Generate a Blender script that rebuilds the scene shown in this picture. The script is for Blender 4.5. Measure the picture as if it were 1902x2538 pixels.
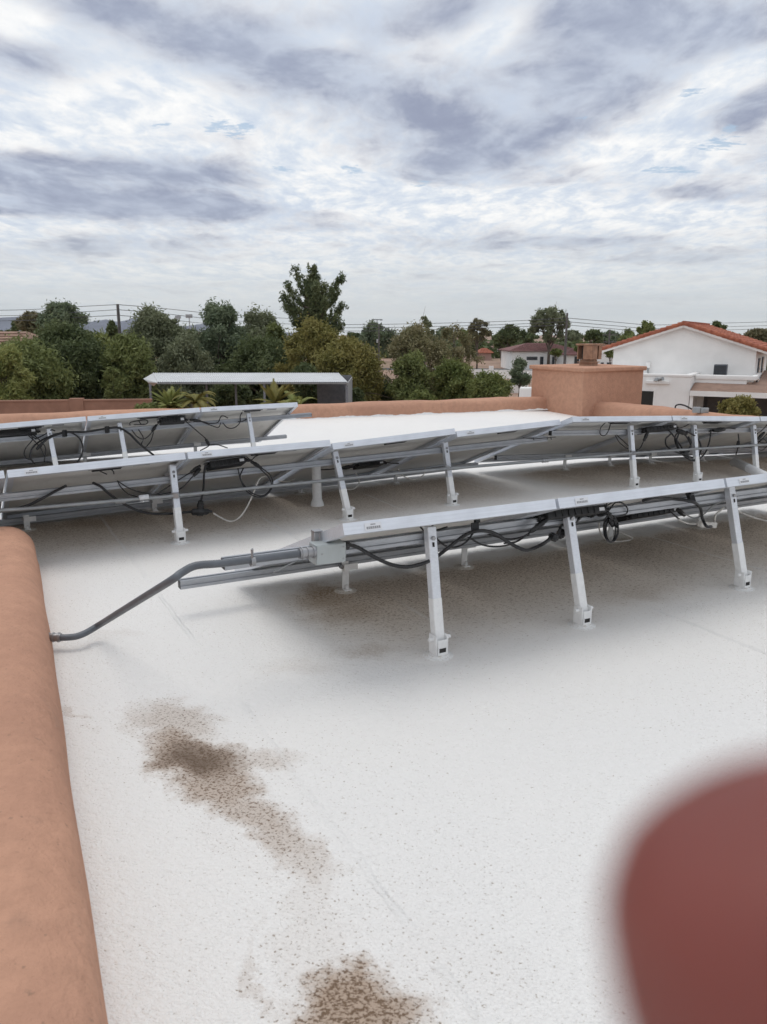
import bpy, bmesh, math, random
import numpy as np
from mathutils import Vector, Matrix
random.seed(7); rng = np.random.default_rng(7)
R = math.radians
scene = bpy.context.scene
for o in list(bpy.data.objects): bpy.data.objects.remove(o)
C = scene.collection

# ------------------------------------------------------------------ camera
CAM_H = 1.25; PITCH = R(12.97); FPX = 1906.0; S = 1902/1658
cd = bpy.data.cameras.new('camera'); cam = bpy.data.objects.new('camera', cd); C.objects.link(cam)
cam.location = (0, 0, CAM_H); cam.rotation_euler = (R(90)-PITCH, 0, 0)
cd.sensor_fit = 'VERTICAL'; cd.sensor_height = 36; cd.lens = 36*FPX/2538
cd.clip_start = .005; cd.clip_end = 30000
cd.dof.use_dof = True; cd.dof.focus_distance = 6.0; cd.dof.aperture_fstop = 8.2
scene.camera = cam

# ------------------------------------------------------------------ nodes helper
def inp(nt, sock, v):
    if hasattr(v, 'is_output'): nt.links.new(v, sock)
    else: sock.default_value = v
class NT:
    def __init__(s, nt): s.nt = nt
    def n(s, t, **kw):
        nd = s.nt.nodes.new(t)
        for k, v in kw.items(): setattr(nd, k, v)
        return nd
    def m(s, op, a, b=None, c=None, clamp=False):
        nd = s.n('ShaderNodeMath', operation=op); nd.use_clamp = clamp
        inp(s.nt, nd.inputs[0], a)
        if b is not None: inp(s.nt, nd.inputs[1], b)
        if c is not None: inp(s.nt, nd.inputs[2], c)
        return nd.outputs[0]
    def v(s, op, a, b=None, out=0):
        nd = s.n('ShaderNodeVectorMath', operation=op)
        inp(s.nt, nd.inputs[0], a)
        if b is not None: inp(s.nt, nd.inputs[1], b)
        return nd.outputs[out]
    def mix(s, f, a, b, blend='MIX'):
        nd = s.n('ShaderNodeMix', data_type='RGBA', blend_type=blend)
        inp(s.nt, nd.inputs[0], f); inp(s.nt, nd.inputs[6], a); inp(s.nt, nd.inputs[7], b)
        return nd.outputs[2]
    def noise(s, vec, scale, detail=4, rough=.55, dist=0, out=0):
        nd = s.n('ShaderNodeTexNoise'); inp(s.nt, nd.inputs['Vector'], vec)
        nd.inputs['Scale'].default_value = scale; nd.inputs['Detail'].default_value = detail
        nd.inputs['Roughness'].default_value = rough; nd.inputs['Distortion'].default_value = dist
        return nd.outputs[out]
    def ss(s, x, lo, hi, a=0.0, b=1.0):
        nd = s.n('ShaderNodeMapRange', interpolation_type='SMOOTHSTEP')
        inp(s.nt, nd.inputs[0], x); nd.inputs[1].default_value = lo; nd.inputs[2].default_value = hi
        nd.inputs[3].default_value = a; nd.inputs[4].default_value = b
        return nd.outputs[0]
    def mapping(s, vec, loc=(0,0,0), rot=(0,0,0), scale=(1,1,1), typ='POINT'):
        nd = s.n('ShaderNodeMapping', vector_type=typ); inp(s.nt, nd.inputs[0], vec)
        nd.inputs[1].default_value = loc; nd.inputs[2].default_value = rot; nd.inputs[3].default_value = scale
        return nd.outputs[0]
    def comb(s, x, y, z):
        nd = s.n('ShaderNodeCombineXYZ')
        for i, q in enumerate((x, y, z)): inp(s.nt, nd.inputs[i], q)
        return nd.outputs[0]
    def blob(s, vec, cx, cy, rx, ry, ang):
        """1 at the middle of an ellipse, 0 at its rim and beyond"""
        q = s.mapping(vec, loc=(cx, cy, 0), rot=(0, 0, ang), scale=(rx, ry, 1e6), typ='TEXTURE')
        return s.m('SUBTRACT', 1.0, s.v('LENGTH', q, out=1))
def col(r, g=None, b=None):
    if g is None: g = b = r
    return (r, g, b, 1)

# pixel (in 1658-wide view of the photo) -> viewing direction
def ray(x, y):
    u = (x*S-951)/FPX; v = -(y*S-1269)/FPX
    return np.array([u, math.cos(PITCH)+v*math.sin(PITCH), -math.sin(PITCH)+v*math.cos(PITCH)])
def at(x, y, z=0.0):
    r = ray(x, y); p = r*((z-CAM_H)/r[2]); p[2] += CAM_H; return p
def bg(x, y, D):
    r = ray(x, y); p = r*(D/r[1]); p[2] += CAM_H; return p
def d2(a): return np.array([math.cos(R(a)), math.sin(R(a))])

# ------------------------------------------------------------------ world: overcast sky with cloud layer
w = bpy.data.worlds.new('World'); scene.world = w; w.use_nodes = True
W = NT(w.node_tree); w.node_tree.nodes.clear()
SUN_EL, SUN_AZ = R(75), R(-32)       # azimuth of where the sun stands, clockwise from +Y
out = W.n('ShaderNodeOutputWorld'); bgn = W.n('ShaderNodeBackground'); bgn.inputs[1].default_value = 0.1
w.node_tree.links.new(bgn.outputs[0], out.inputs[0])
sky = W.n('ShaderNodeTexSky', sky_type='NISHITA'); sky.sun_disc = False
sky.sun_elevation = SUN_EL; sky.sun_rotation = SUN_AZ; sky.dust_density = 2.0
tc = W.n('ShaderNodeTexCoord'); sep = W.n('ShaderNodeSeparateXYZ'); w.node_tree.links.new(tc.outputs['Generated'], sep.inputs[0])
zz = W.m('ADD', W.m('MAXIMUM', sep.outputs[2], 0.0), 0.085)
q = W.comb(W.m('DIVIDE', sep.outputs[0], zz), W.m('DIVIDE', sep.outputs[1], zz), 0.0)
def qof(x, y):
    r = ray(x, y); r = r/np.linalg.norm(r); z = max(r[2], 0)+.085
    return r[0]/z, r[1]/z
warp = W.v('MULTIPLY', W.v('SUBTRACT', W.noise(q, 1.1, 3, .5, out=1), (.5,.5,.5)), (.38,.38,0))
q2 = W.v('ADD', q, warp)
def skyblob(xc, yc, wx, wy, rot=0):
    """ellipse fitted to a cloud mass: centre and half widths given in view, turned into cloud-plane units"""
    cx, cy = qof(xc, yc); ax, ay = qof(xc+wx, yc); bx, by = qof(xc, yc-wy)
    return W.blob(q2, cx, cy, max(.05, math.hypot(ax-cx, ay-cy)), max(.05, math.hypot(bx-cx, by-cy)), rot)
# broad smooth grey masses under a bright, finely textured higher layer
big = W.noise(W.mapping(q, scale=(.7,.6,1), rot=(0,0,R(-18))), 1.1, 5, .52, .1)
mid = W.noise(W.mapping(q2, scale=(1.05,.75,1), rot=(0,0,R(-22)), loc=(3.1,1.7,0)), 2.8, 7, .58, .1)
puff = W.noise(W.mapping(q2, scale=(1.1,.62,1), rot=(0,0,R(25)), loc=(2.1,9.7,0)), 5.0, 8, .62, 0)
fine = W.noise(W.mapping(q2, scale=(1.1,.6,1), rot=(0,0,R(-15)), loc=(7.1,4.7,0)), 11, 8, .66, 0)
def ctr(x, k): return W.m('MULTIPLY', W.m('SUBTRACT', x, .5), k)
dark = W.m('ADD', W.m('ADD', ctr(big, 2.0), ctr(mid, 2.2)), ctr(puff, 1.3))
for (x, y, wx, wy, a) in [(1330,130,330,150,.95),(1190,260,230,90,.9),(960,340,230,70,.8),(620,130,280,120,.75),(820,230,280,90,.75),(480,60,300,70,.4),
                          (1420,40,300,90,.6),(980,20,280,80,.6),(1600,90,160,90,.4),
                          (330,450,330,42,1.1),(80,380,300,55,.85),(420,380,190,40,.8),(120,440,200,30,.7),(1640,240,110,90,.7),(220,15,160,50,.6),(60,130,130,50,.5),(1420,560,260,22,.7),(1300,520,200,18,.5),(1560,420,160,20,.4),(250,530,300,22,.5),(700,490,180,16,.4),
                          (90,55,80,50,-.7),(290,235,230,75,-.8),(690,75,100,40,-.4),(1080,60,70,80,-.65),(1050,450,260,45,-.9),(480,590,300,25,-.5),(760,350,170,40,-.5),
                          (1400,330,220,45,-.7),(1560,180,90,60,-.7),(740,420,220,40,-.7),(1350,470,300,35,-.5),(100,300,130,35,-.4),(900,560,260,30,-.3)]:
    b = skyblob(x, y, wx*1.25, wy*1.25)
    dark = W.m('ADD', dark, W.m('MULTIPLY', W.ss(b, -.15, 1.0), a*1.08))
def ramp(fac, stops):
    cr = W.n('ShaderNodeValToRGB'); w.node_tree.links.new(fac, cr.inputs[0]); el = cr.color_ramp.elements
    el[0].position = stops[0][0]; el[0].color = (*stops[0][1],1); el[1].position = stops[-1][0]; el[1].color = (*stops[-1][1],1)
    for p, c_ in stops[1:-1]: e = el.new(p); e.color = (*c_,1)
    return cr.outputs[0]
fw = W.ss(sep.outputs[2], .15, .33, 1.0, .35)
hi = ramp(W.ss(W.m('ADD', W.m('ADD', W.m('MULTIPLY', ctr(fine, 1.2), fw), W.m('ADD', ctr(puff, 1.5), ctr(mid, 1.3))), .5), 0, 1), [(0,(.52,.585,.69)),(.35,(.65,.695,.755)),(.65,(.79,.80,.81)),(1,(.90,.89,.87))])
lo = ramp(W.ss(W.m('ADD', W.m('ADD', ctr(mid, 1.6), ctr(puff, 1.2)), .5), 0, 1), [(0,(.46,.505,.60)),(.5,(.35,.39,.49)),(1,(.265,.295,.395))])
cloud = W.mix(W.ss(dark, -.3, 1.0), hi, lo)
# openings with blue behind
hole = None
for (x, y, wx, wy) in [(485,285,75,26),(352,277,24,9),(770,356,50,14),(905,392,36,11),(1440,375,95,14),(1565,318,65,24),(1590,290,30,14),(1480,215,45,12),(640,362,45,9),(1240,255,30,8)]:
    b = W.ss(skyblob(x, y, wx*1.15, wy*1.15), 0, .7)
    hole = b if hole is None else W.m('MAXIMUM', hole, b)
frag = W.noise(W.mapping(q2, scale=(1,1.5,1)), 13, 6, .68)
hole = W.m('MULTIPLY', W.ss(hole, 0, .25), W.ss(W.m('ADD', hole, W.m('MULTIPLY', W.m('SUBTRACT', frag, .5), 5.0)), .55, 1.3))
inner = W.m('MULTIPLY', hole, .8)
skyc = W.mix(.55, W.v('MULTIPLY', sky.outputs[0], (.8,.8,.8)), (4.6,6.1,7.7,1))
c10 = W.v('MULTIPLY', cloud, (10,10,10))
allc = W.mix(inner, c10, skyc)
# pale murk just over the horizon
hz = W.ss(sep.outputs[2], .0, .15, 1.0, 0.0)
streak = W.noise(W.mapping(tc.outputs['Generated'], scale=(2.2,2.2,38)), 1.5, 5, .6)
hzc = W.mix(W.ss(streak, .3, .72), (5.9,6.2,6.2,1), (6.6,6.75,6.6,1))
allc = W.mix(W.m('MULTIPLY', hz, .93), allc, hzc)
below = W.ss(sep.outputs[2], -.02, 0.0, 1.0, 0.0)
allc = W.mix(below, allc, (2.2,1.9,1.6,1))
w.node_tree.links.new(allc, bgn.inputs[0])

# ------------------------------------------------------------------ sun behind thin cloud
sl = bpy.data.lights.new('sun', 'SUN'); sl.energy = .75; sl.angle = R(36); sl.color = (1, .955, .89)
so = bpy.data.objects.new('sun', sl); C.objects.link(so)
sdir = Vector((math.sin(SUN_AZ)*math.cos(SUN_EL), math.cos(SUN_AZ)*math.cos(SUN_EL), math.sin(SUN_EL)))
so.rotation_euler = sdir.to_track_quat('Z', 'Y').to_euler(); so.location = (0, 0, 30)
vs = scene.view_settings; vs.view_transform = 'Standard'; vs.look = 'None'; vs.gamma = 1; vs.exposure = 0.27
vs.use_curve_mapping = False
scene.cycles.max_bounces = 8; scene.cycles.transparent_max_bounces = 8; scene.cycles.volume_bounces = 0

# ------------------------------------------------------------------ materials
def mat(name, base, rough=.6, metal=0.0, vary=.12, vscale=6.0, bump=0.0, bscale=60.0, spec=.4, fn=None, bdist=.01):
    m = bpy.data.materials.new(name); m.use_nodes = True
    T = NT(m.node_tree); p = m.node_tree.nodes['Principled BSDF']
    p.inputs['Roughness'].default_value = rough; p.inputs['Metallic'].default_value = metal
    p.inputs['Specular IOR Level'].default_value = spec
    tc = T.n('ShaderNodeTexCoord'); P = tc.outputs['Object']
    n = T.noise(P, vscale, 5, .6)
    c = T.mix(T.ss(n, .3, .7), col(*[x*(1-vary) for x in base]), col(*[min(1, x*(1+vary)) for x in base]))
    if fn: c = fn(T, P, c, p)
    inp(m.node_tree, p.inputs['Base Color'], c)
    if bump:
        b = T.n('ShaderNodeBump'); b.inputs['Strength'].default_value = bump; b.inputs['Distance'].default_value = bdist
        m.node_tree.links.new(T.noise(P, bscale, 4, .6), b.inputs['Height'])
        m.node_tree.links.new(b.outputs[0], p.inputs['Normal'])
    return m

# ------------------------------------------------------------------ mesh builder
class MB:
    def __init__(s): s.v = []; s.f = []
    def add(s, vs, fs):
        k = len(s.v); s.v += [tuple(map(float, p)) for p in vs]; s.f += [tuple(i+k for i in f) for f in fs]; return s
    def box(s, x0, x1, y0, y1, z0, z1, M=None, ch=0):
        """ch > 0: chamfer of the long vertical and top edges"""
        if ch:
            bm = bmesh.new(); bmesh.ops.create_cube(bm, size=1)
            for v in bm.verts:
                v.co = Vector(((x0+x1)/2+v.co.x*(x1-x0), (y0+y1)/2+v.co.y*(y1-y0), (z0+z1)/2+v.co.z*(z1-z0)))
            bmesh.ops.bevel(bm, geom=list(bm.edges), offset=ch, segments=1 if ch < .004 else 3, affect='EDGES', profile=.5)
            bm.verts.index_update()
            vs = [tuple((M @ v.co) if M else v.co) for v in bm.verts]
            fs = [[v.index for v in f.verts] for f in bm.faces]; bm.free()
            return s.add(vs, fs)
        vs = [(x, y, z) for z in (z0, z1) for y in (y0, y1) for x in (x0, x1)]
        if M: vs = [M @ Vector(p) for p in vs]
        return s.add(vs, [(0,2,3,1),(4,5,7,6),(0,1,5,4),(2,6,7,3),(0,4,6,2),(1,3,7,5)])
    def bar(s, a, b, w, h, up=(0,0,1), ch=0):
        a = Vector(a); b = Vector(b); d = b-a; L = d.length; d.normalize(); up = Vector(up)
        x = up.cross(d)
        if x.length < 1e-4: x = Vector((1,0,0)).cross(d)
        x.normalize(); u = d.cross(x)
        M = Matrix(((x.x,d.x,u.x,a.x),(x.y,d.y,u.y,a.y),(x.z,d.z,u.z,a.z),(0,0,0,1)))
        return s.box(-w/2, w/2, 0, L, -h/2, h/2, M, ch)
    def tube(s, pts, r, n=8, caps=True):
        pts = [Vector(p) for p in pts]; k = len(pts)
        if not hasattr(r, '__len__'): r = [r]*k
        ref = Vector((0,0,1)); rings = []; xprev = None
        for i, p in enumerate(pts):
            d = (pts[min(i+1,k-1)]-pts[max(i-1,0)]).normalized()
            if xprev is None:
                x = ref.cross(d)
                if x.length < .05: x = Vector((1,0,0)).cross(d)
            else: x = xprev-d*xprev.dot(d)
            x.normalize(); xprev = x; y = d.cross(x)
            rings.append([p+(x*math.cos(2*math.pi*j/n)+y*math.sin(2*math.pi*j/n))*r[i] for j in range(n)])
        vs = [v for rg in rings for v in rg]; fs = []
        for i in range(k-1):
            for j in range(n):
                fs.append((i*n+j, i*n+(j+1)%n, (i+1)*n+(j+1)%n, (i+1)*n+j))
        if caps: fs += [tuple(range(n))[::-1], tuple((k-1)*n+j for j in range(n))]
        return s.add(vs, fs)
    def disc(s, c, r, h, n=20, top=1.0):
        return s.tube([(c[0],c[1],c[2]),(c[0],c[1],c[2]+h)], [r, r*top], n)
    def build(s, name, m, parent=None, smooth=False, loc=None):
        me = bpy.data.meshes.new(name)
        vs = s.v
        if loc is not None: vs = [(a-loc[0], b-loc[1], c-loc[2]) for a, b, c in vs]
        me.from_pydata(vs, [], s.f); me.materials.append(m); me.validate()
        if smooth:
            me.polygons.foreach_set('use_smooth', [True]*len(me.polygons))
            if smooth != 'all': me.set_sharp_from_angle(angle=R(38))
        me.update()
        o = bpy.data.objects.new(name, me); C.objects.link(o)
        if loc is not None: o.location = loc
        if parent: o.parent = parent
        return o
def tag(o, label, cat, group=None, kind=None):
    if label: o['label'] = label
    if cat: o['category'] = cat
    if group: o['group'] = group
    if kind: o['kind'] = kind
    return o
def thing(name, label, cat, loc=(0,0,0), rz=0, group=None, M=None):
    o = bpy.data.objects.new(name, None); C.objects.link(o); o.empty_display_size = .2
    if M is not None: o.matrix_world = M
    else: o.location = loc; o.rotation_euler = (0,0,rz)
    return tag(o, label, cat, group)
def struct(o): o['kind'] = 'structure'; return o
def spline(pts, k=8):
    P = [Vector(p) for p in pts]
    if len(P) < 3: return P
    P = [P[0]*2-P[1]]+P+[P[-1]*2-P[-2]]; o = []
    for i in range(1, len(P)-2):
        a, b, c, d = P[i-1:i+3]
        for j in range(k):
            t = j/k
            o.append(.5*((2*b)+(c-a)*t+(2*a-5*b+4*c-d)*t*t+(3*b-a-3*c+d)*t**3))
    return o+[P[-2]]

# ================================================================== SETTING
GZ = -4.0
def roof_z(x, y):
    t = min(1, max(0, (x-1.9)/2.6)); t = t*t*(3-2*t); u = min(1, max(0, (y-5.0)/1.6)); u = u*u*(3-2*u)
    return -.085*t*u

# desert ground
def ground_fn(T, P, c, p):
    n = T.noise(P, .05, 5, .6); c = T.mix(T.ss(n, .42, .6), c, col(.27,.19,.13))
    n2 = T.noise(P, .4, 6, .7); c = T.mix(T.ss(n2, .56, .7, 0, .8), c, col(.16,.15,.085))
    return T.mix(T.ss(T.noise(P, 6, 5, .7), .4, .7, 0, .35), c, col(.16,.11,.08))
m_ground = mat('desert_ground', (.36,.235,.175), .95, vary=.15, vscale=.3, fn=ground_fn, bump=.4, bscale=3, bdist=.1)
g = MB(); g.add([(-9000,-300,GZ),(9000,-300,GZ),(9000,12000,GZ),(-9000,12000,GZ)], [(0,1,2,3)])
struct(g.build('ground', m_ground))
m_conc = mat('driveway_concrete', (.36,.33,.31), .9, vary=.12, vscale=.8)
def sheet(name, pts, z, m):
    o = MB(); o.add([(x, y, z) for x, y in pts], [tuple(range(len(pts)))]); return struct(o.build(name, m))
a = [bg(x, 800, D)[:2] for x, D in ((1040,62),(1135,62),(1150,46),(1075,46))]
sheet('driveway', a, GZ+.006, m_conc)
m_road = mat('road_asphalt', (.12,.115,.11), .95, vary=.2, vscale=.5)
sheet('road', [(-60,124),(90,112),(90,120),(-60,132)], GZ+.01, m_road)

# distant mountains
m_mount = mat('mountain_rock', (.12,.125,.16), 1, vary=.25, vscale=.004)  # brown rock tinted blue-grey, part of the distance haze is in the base
def ridge(name, prof, D, base):
    o = MB(); vs = []; fs = []
    xs = np.linspace(prof[0][0], prof[-1][0], 120)
    ys = np.interp(xs, [p[0] for p in prof], [p[1] for p in prof])
    k = len(xs); jag = np.cumsum(rng.normal(0, .35, k)); jag -= np.linspace(jag[0], jag[-1], k)
    for x, y, j in zip(xs, ys, jag):
        p = bg(x, y+j, D)
        for f, e in ((0, 1.0),(.5, .62),(1.0, 0.0)):
            vs.append((p[0]*(1-f*.04), D-f*900+rng.normal(0, 30), GZ+(p[2]-GZ)*e*(1+rng.normal(0,.05) if e < 1 else 1)))
        vs.append((p[0], D+900, GZ))
    for i in range(k-1):
        for j in range(2): fs.append((i*4+j, i*4+j+1, i*4+j+5, i*4+j+4))
        fs.append((i*4, i*4+4, i*4+7, i*4+3))
    o.add(vs, fs); return struct(o.build(name, m_mount, smooth='all'))
ridge('mountains', [(-260,712),(-120,697),(-30,693),(40,687),(90,693),(150,694),(190,697),(230,691),(255,697),(285,690),(330,682),(355,700),(400,706),(450,699),(480,702),(540,708),(600,716),(680,723.5)], 8000, 724)

# ------------------------------------------------------------------ our building
AX = 28.0
DX, DN = d2(AX), np.array([-math.sin(R(AX)), math.cos(R(AX))])
m_stucco_col = (.53,.30,.205)
def stucco_fn(T, P, c, p):
    n = T.noise(P, 1.3, 5, .6)
    c = T.mix(T.ss(n, .35, .72, 0, .55), c, col(.40,.22,.155))
    n3 = T.noise(T.mapping(P, scale=(1,1,.25)), 7, 6, .65)
    c = T.mix(T.ss(n3, .56, .76, 0, .4), c, col(.32,.20,.145))
    sp = T.noise(P, 42, 4, .65); c = T.mix(T.ss(sp, .64, .70, 0, .6), c, col(.26,.17,.12))
    return c
m_stucco = mat('terracotta_stucco', m_stucco_col, .92, vary=.08, vscale=14, bump=1.0, bscale=48, fn=stucco_fn, spec=.15, bdist=.009)

# stains on the white coating: (view x, y, half-width m, half-height m, angle, strength)
ST = []
def stain(x, y, rx, ry, ang, s=1.0, z=0): p = at(x, y, z); ST.append((p[0], p[1], rx, ry, R(ang), s))
# big dark puddle stain, running from upper left to lower right
stain(375,1562,.28,.15,-40,.66); stain(418,1638,.30,.14,-45,.88); stain(460,1690,.27,.12,-40,.82)
stain(430,1640,.17,.09,-35,.9); stain(525,1650,.24,.08,8,.62); stain(545,1745,.28,.10,-50,.74)
stain(590,1790,.24,.10,-50,.7); stain(650,1845,.18,.085,-55,.62); stain(560,1640,.16,.07,10,.45)
stain(690,1890,.14,.09,-60,.5)
# ribbon of specks down to the bottom stain
stain(665,1950,.10,.18,0,.46); stain(672,2050,.11,.18,0,.46); stain(750,1990,.2,.18,0,.36); stain(700,2110,.10,.1,0,.5)
stain(755,2165,.125,.12,0,1.0); stain(785,2200,.15,.12,0,.95); stain(715,2120,.09,.08,0,.6); stain(820,2130,.08,.07,0,.4); stain(745,2240,.13,.1,0,.9)
stain(545,2130,.03,.10,5,.55); stain(545,2060,.025,.16,3,.42); stain(610,2170,.08,.07,0,.48); stain(480,1640,.55,.30,-40,.35)
stain(520,1830,.5,.1,-45,.38); stain(330,1640,.22,.05,-60,.42); stain(170,1535,.10,.03,-40,.55); stain(205,1570,.10,.03,-50,.42)
stain(960,1950,.3,.35,0,.34); stain(980,2080,.28,.2,0,.38); stain(1080,1780,.35,.3,0,.26); stain(880,1700,.5,.3,0,.12); stain(900,1830,.3,.2,0,.16)
RUST = []
def rust(x, y, rx, ry, ang, s): p = at(x, y); RUST.append((p[0], p[1], rx, ry, R(ang), s))
rust(690,1278,.11,.14,15,1.0); rust(705,1300,.14,.12,30,.8); rust(742,1325,.18,.11,40,.6); rust(790,1405,.14,.07,0,.5)
rust(1390,1285,.16,.10,20,.5); rust(1395,1365,.0001,.0001,0,0); rust(1380,1280,.30,.14,30,.35); rust(190,1130,.22,.16,20,.6); rust(30,1125,.3,.16,20,.5); rust(650,1440,.15,.08,0,.22); rust(245,1370,.12,.05,0,.18)

def roof_fn(T, P, c, p):
    tp = P
    wob = T.v('MULTIPLY', T.v('SUBTRACT', T.noise(tp, 6, 7, .72, out=1), (.5,.5,.5)), (.26,.26,0))
    Q = T.v('ADD', tp, wob)
    cov = None
    for (x, y, rx, ry, an, s) in ST:
        b = T.m('MULTIPLY', T.ss(T.blob(Q, x, y, rx*1.25, ry*1.25, an), -.22, .72), s)
        cov = b if cov is None else T.m('MAXIMUM', cov, b)
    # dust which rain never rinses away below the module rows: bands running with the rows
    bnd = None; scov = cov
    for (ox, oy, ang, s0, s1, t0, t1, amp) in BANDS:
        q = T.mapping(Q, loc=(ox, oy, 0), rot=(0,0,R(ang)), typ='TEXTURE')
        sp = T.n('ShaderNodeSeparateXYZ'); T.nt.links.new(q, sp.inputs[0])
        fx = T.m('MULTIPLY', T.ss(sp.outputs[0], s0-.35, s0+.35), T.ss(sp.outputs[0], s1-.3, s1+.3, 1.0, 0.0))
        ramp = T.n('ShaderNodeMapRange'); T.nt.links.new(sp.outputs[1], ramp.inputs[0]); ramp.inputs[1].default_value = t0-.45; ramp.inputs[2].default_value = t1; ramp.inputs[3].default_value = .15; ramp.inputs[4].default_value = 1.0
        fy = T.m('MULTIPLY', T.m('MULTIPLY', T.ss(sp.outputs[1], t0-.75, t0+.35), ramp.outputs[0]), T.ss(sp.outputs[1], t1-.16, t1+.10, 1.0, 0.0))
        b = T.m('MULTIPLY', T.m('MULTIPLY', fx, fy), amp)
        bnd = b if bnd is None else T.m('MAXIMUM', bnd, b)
    big = T.noise(tp, .9, 4, .6)
    gen = T.ss(big, .36, .70, .16, .38)
    cov = T.m('MAXIMUM', T.m('MAXIMUM', cov, bnd), gen)
    # pits between the grains of the coating hold the dirt first
    gr = T.noise(T.mapping(tp, rot=(0,0,R(20)), scale=(.9,1.15,1)), 150, 3, .65, .3)
    gr2 = T.noise(T.mapping(tp, rot=(0,0,R(20)), scale=(.9,1.2,1)), 84, 3, .6)
    pit = T.m('ADD', T.m('MULTIPLY', gr, .55), T.m('MULTIPLY', gr2, .45))
    thr = T.m('SUBTRACT', .635, T.m('MULTIPLY', cov, .165))
    mk = T.m('MULTIPLY', T.m('SUBTRACT', pit, thr), 15.0, clamp=True)
    c = T.mix(T.ss(T.noise(tp, .5, 3, .5), .35, .7, 0, .5), col(.88,.86,.83), col(.82,.812,.805))
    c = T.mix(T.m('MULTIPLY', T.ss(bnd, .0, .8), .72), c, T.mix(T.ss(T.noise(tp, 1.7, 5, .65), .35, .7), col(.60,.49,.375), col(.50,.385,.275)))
    c = T.mix(T.m('MULTIPLY', T.ss(scov, .3, 1.05), .82), c, col(.37,.24,.145))
    c = T.mix(T.m('MULTIPLY', mk, .88), c, T.mix(T.ss(cov, .1, .9), col(.36,.285,.21), col(.14,.082,.043)))
    gr3 = T.noise(T.mapping(tp, rot=(0,0,R(20)), scale=(.8,1.2,1)), 40, 3, .65)
    pb = T.m('ADD', T.m('MULTIPLY', gr3, .55), T.m('MULTIPLY', gr2, .45))
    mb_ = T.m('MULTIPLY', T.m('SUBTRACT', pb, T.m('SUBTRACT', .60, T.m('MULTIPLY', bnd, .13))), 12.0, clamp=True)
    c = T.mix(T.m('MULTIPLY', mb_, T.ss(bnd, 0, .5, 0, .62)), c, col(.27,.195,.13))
    core = T.ss(T.blob(Q, *CORE), 0, .9)
    c = T.mix(T.m('MULTIPLY', core, .75), c, col(.095,.058,.033))
    ru = None
    for (x, y, rx, ry, an, s) in RUST:
        if s == 0: continue
        b = T.m('MULTIPLY', T.ss(T.blob(Q, x, y, rx*1.4, ry*1.4, an), 0, .8), s)
        ru = b if ru is None else T.m('MAXIMUM', ru, b)
    rm = T.m('MULTIPLY', ru, T.ss(pit, .36, .58, .25, 1.0))
    c = T.mix(T.m('MULTIPLY', rm, .75), c, col(.27,.165,.075))
    # seams of the membrane below, a thin raised line
    bp = T.n('ShaderNodeBump'); bp.inputs['Strength'].default_value = 1.0; bp.inputs['Distance'].default_value = .009
    und = T.m('MULTIPLY', T.noise(tp, 2.2, 3, .5), 3.0)
    hgt = T.m('ADD', T.m('ADD', T.m('MULTIPLY', pit, -1.1), T.m('MULTIPLY', gr3, -.9)), und)
    q = T.mapping(T.v('ADD', tp, T.v('MULTIPLY', wob, (.15,.15,0))), loc=(SEAM[0], SEAM[1], 0), rot=(0,0,R(-62)), typ='TEXTURE')
    sp = T.n('ShaderNodeSeparateXYZ'); T.nt.links.new(q, sp.inputs[0])
    yy = T.m('ABSOLUTE', T.m('SUBTRACT', T.m('MODULO', T.m('ADD', sp.outputs[1], 100.5), 1.0), .5))
    line = T.m('MULTIPLY', T.ss(yy, .004, .014, 1.0, 0.0), T.ss(T.noise(tp, .8, 3, .5), .45, .55))
    hgt = T.m('ADD', hgt, T.m('MULTIPLY', line, .55))
    c = T.mix(T.m('MULTIPLY', line, .45), c, col(.80,.79,.77))
    T.nt.links.new(hgt, bp.inputs['Height']); T.nt.links.new(bp.outputs[0], p.inputs['Normal'])
    return c
p = at(425,1640); CORE = (p[0], p[1], .20, .12, R(-38))
SEAM = at(1290,1560)[:2]
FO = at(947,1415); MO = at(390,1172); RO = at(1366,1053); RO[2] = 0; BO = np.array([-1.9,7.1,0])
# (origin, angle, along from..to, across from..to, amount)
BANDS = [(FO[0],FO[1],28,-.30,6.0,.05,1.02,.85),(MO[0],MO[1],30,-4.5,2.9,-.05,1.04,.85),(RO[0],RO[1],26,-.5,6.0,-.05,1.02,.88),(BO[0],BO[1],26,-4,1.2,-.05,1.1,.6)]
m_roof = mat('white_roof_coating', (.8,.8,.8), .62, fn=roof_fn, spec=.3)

bld = thing('flat_roof_house', 'terracotta stucco house with white coated flat roof carrying the solar panels', 'house', (0,0,GZ))
def lp(o): o.location = (0,0,-GZ); return o       # parts are written in roof coordinates
# roof surface mesh (fine enough for its gentle fall)
def L(o, d, t): return np.array(o)[:2]+np.array(d)*t
rx0, rx1, ry0, ry1 = -9.0, 9.5, -6.0, 15.5
mb = MB(); nx, ny = 75, 86
PF0 = np.array([-1.59,11.57]); PFD = d2(21.1)            # far parapet foot line
PR0 = np.array([3.75,11.95]); PRD = d2(-62)              # right parapet line
vs = []
xs = np.linspace(rx0, rx1, nx); ys = np.linspace(ry0, ry1, ny)
for y in ys:
    for x in xs: vs.append((x, y, roof_z(x, y)))
fs = []
nF = np.array([-PFD[1], PFD[0]]); nR = np.array([-PRD[1], PRD[0]])
for j in range(ny-1):
    for i in range(nx-1):
        c_ = np.array([(xs[i]+xs[i+1])/2, (ys[j]+ys[j+1])/2])
        if nF@(c_-PF0) > .30 or nR@(c_-PR0) > .30: continue
        fs.append((j*nx+i, j*nx+i+1, (j+1)*nx+i+1, (j+1)*nx+i))
mb.add(vs, fs); roof_o = lp(mb.build('roof', m_roof, bld, smooth='all'))
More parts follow.
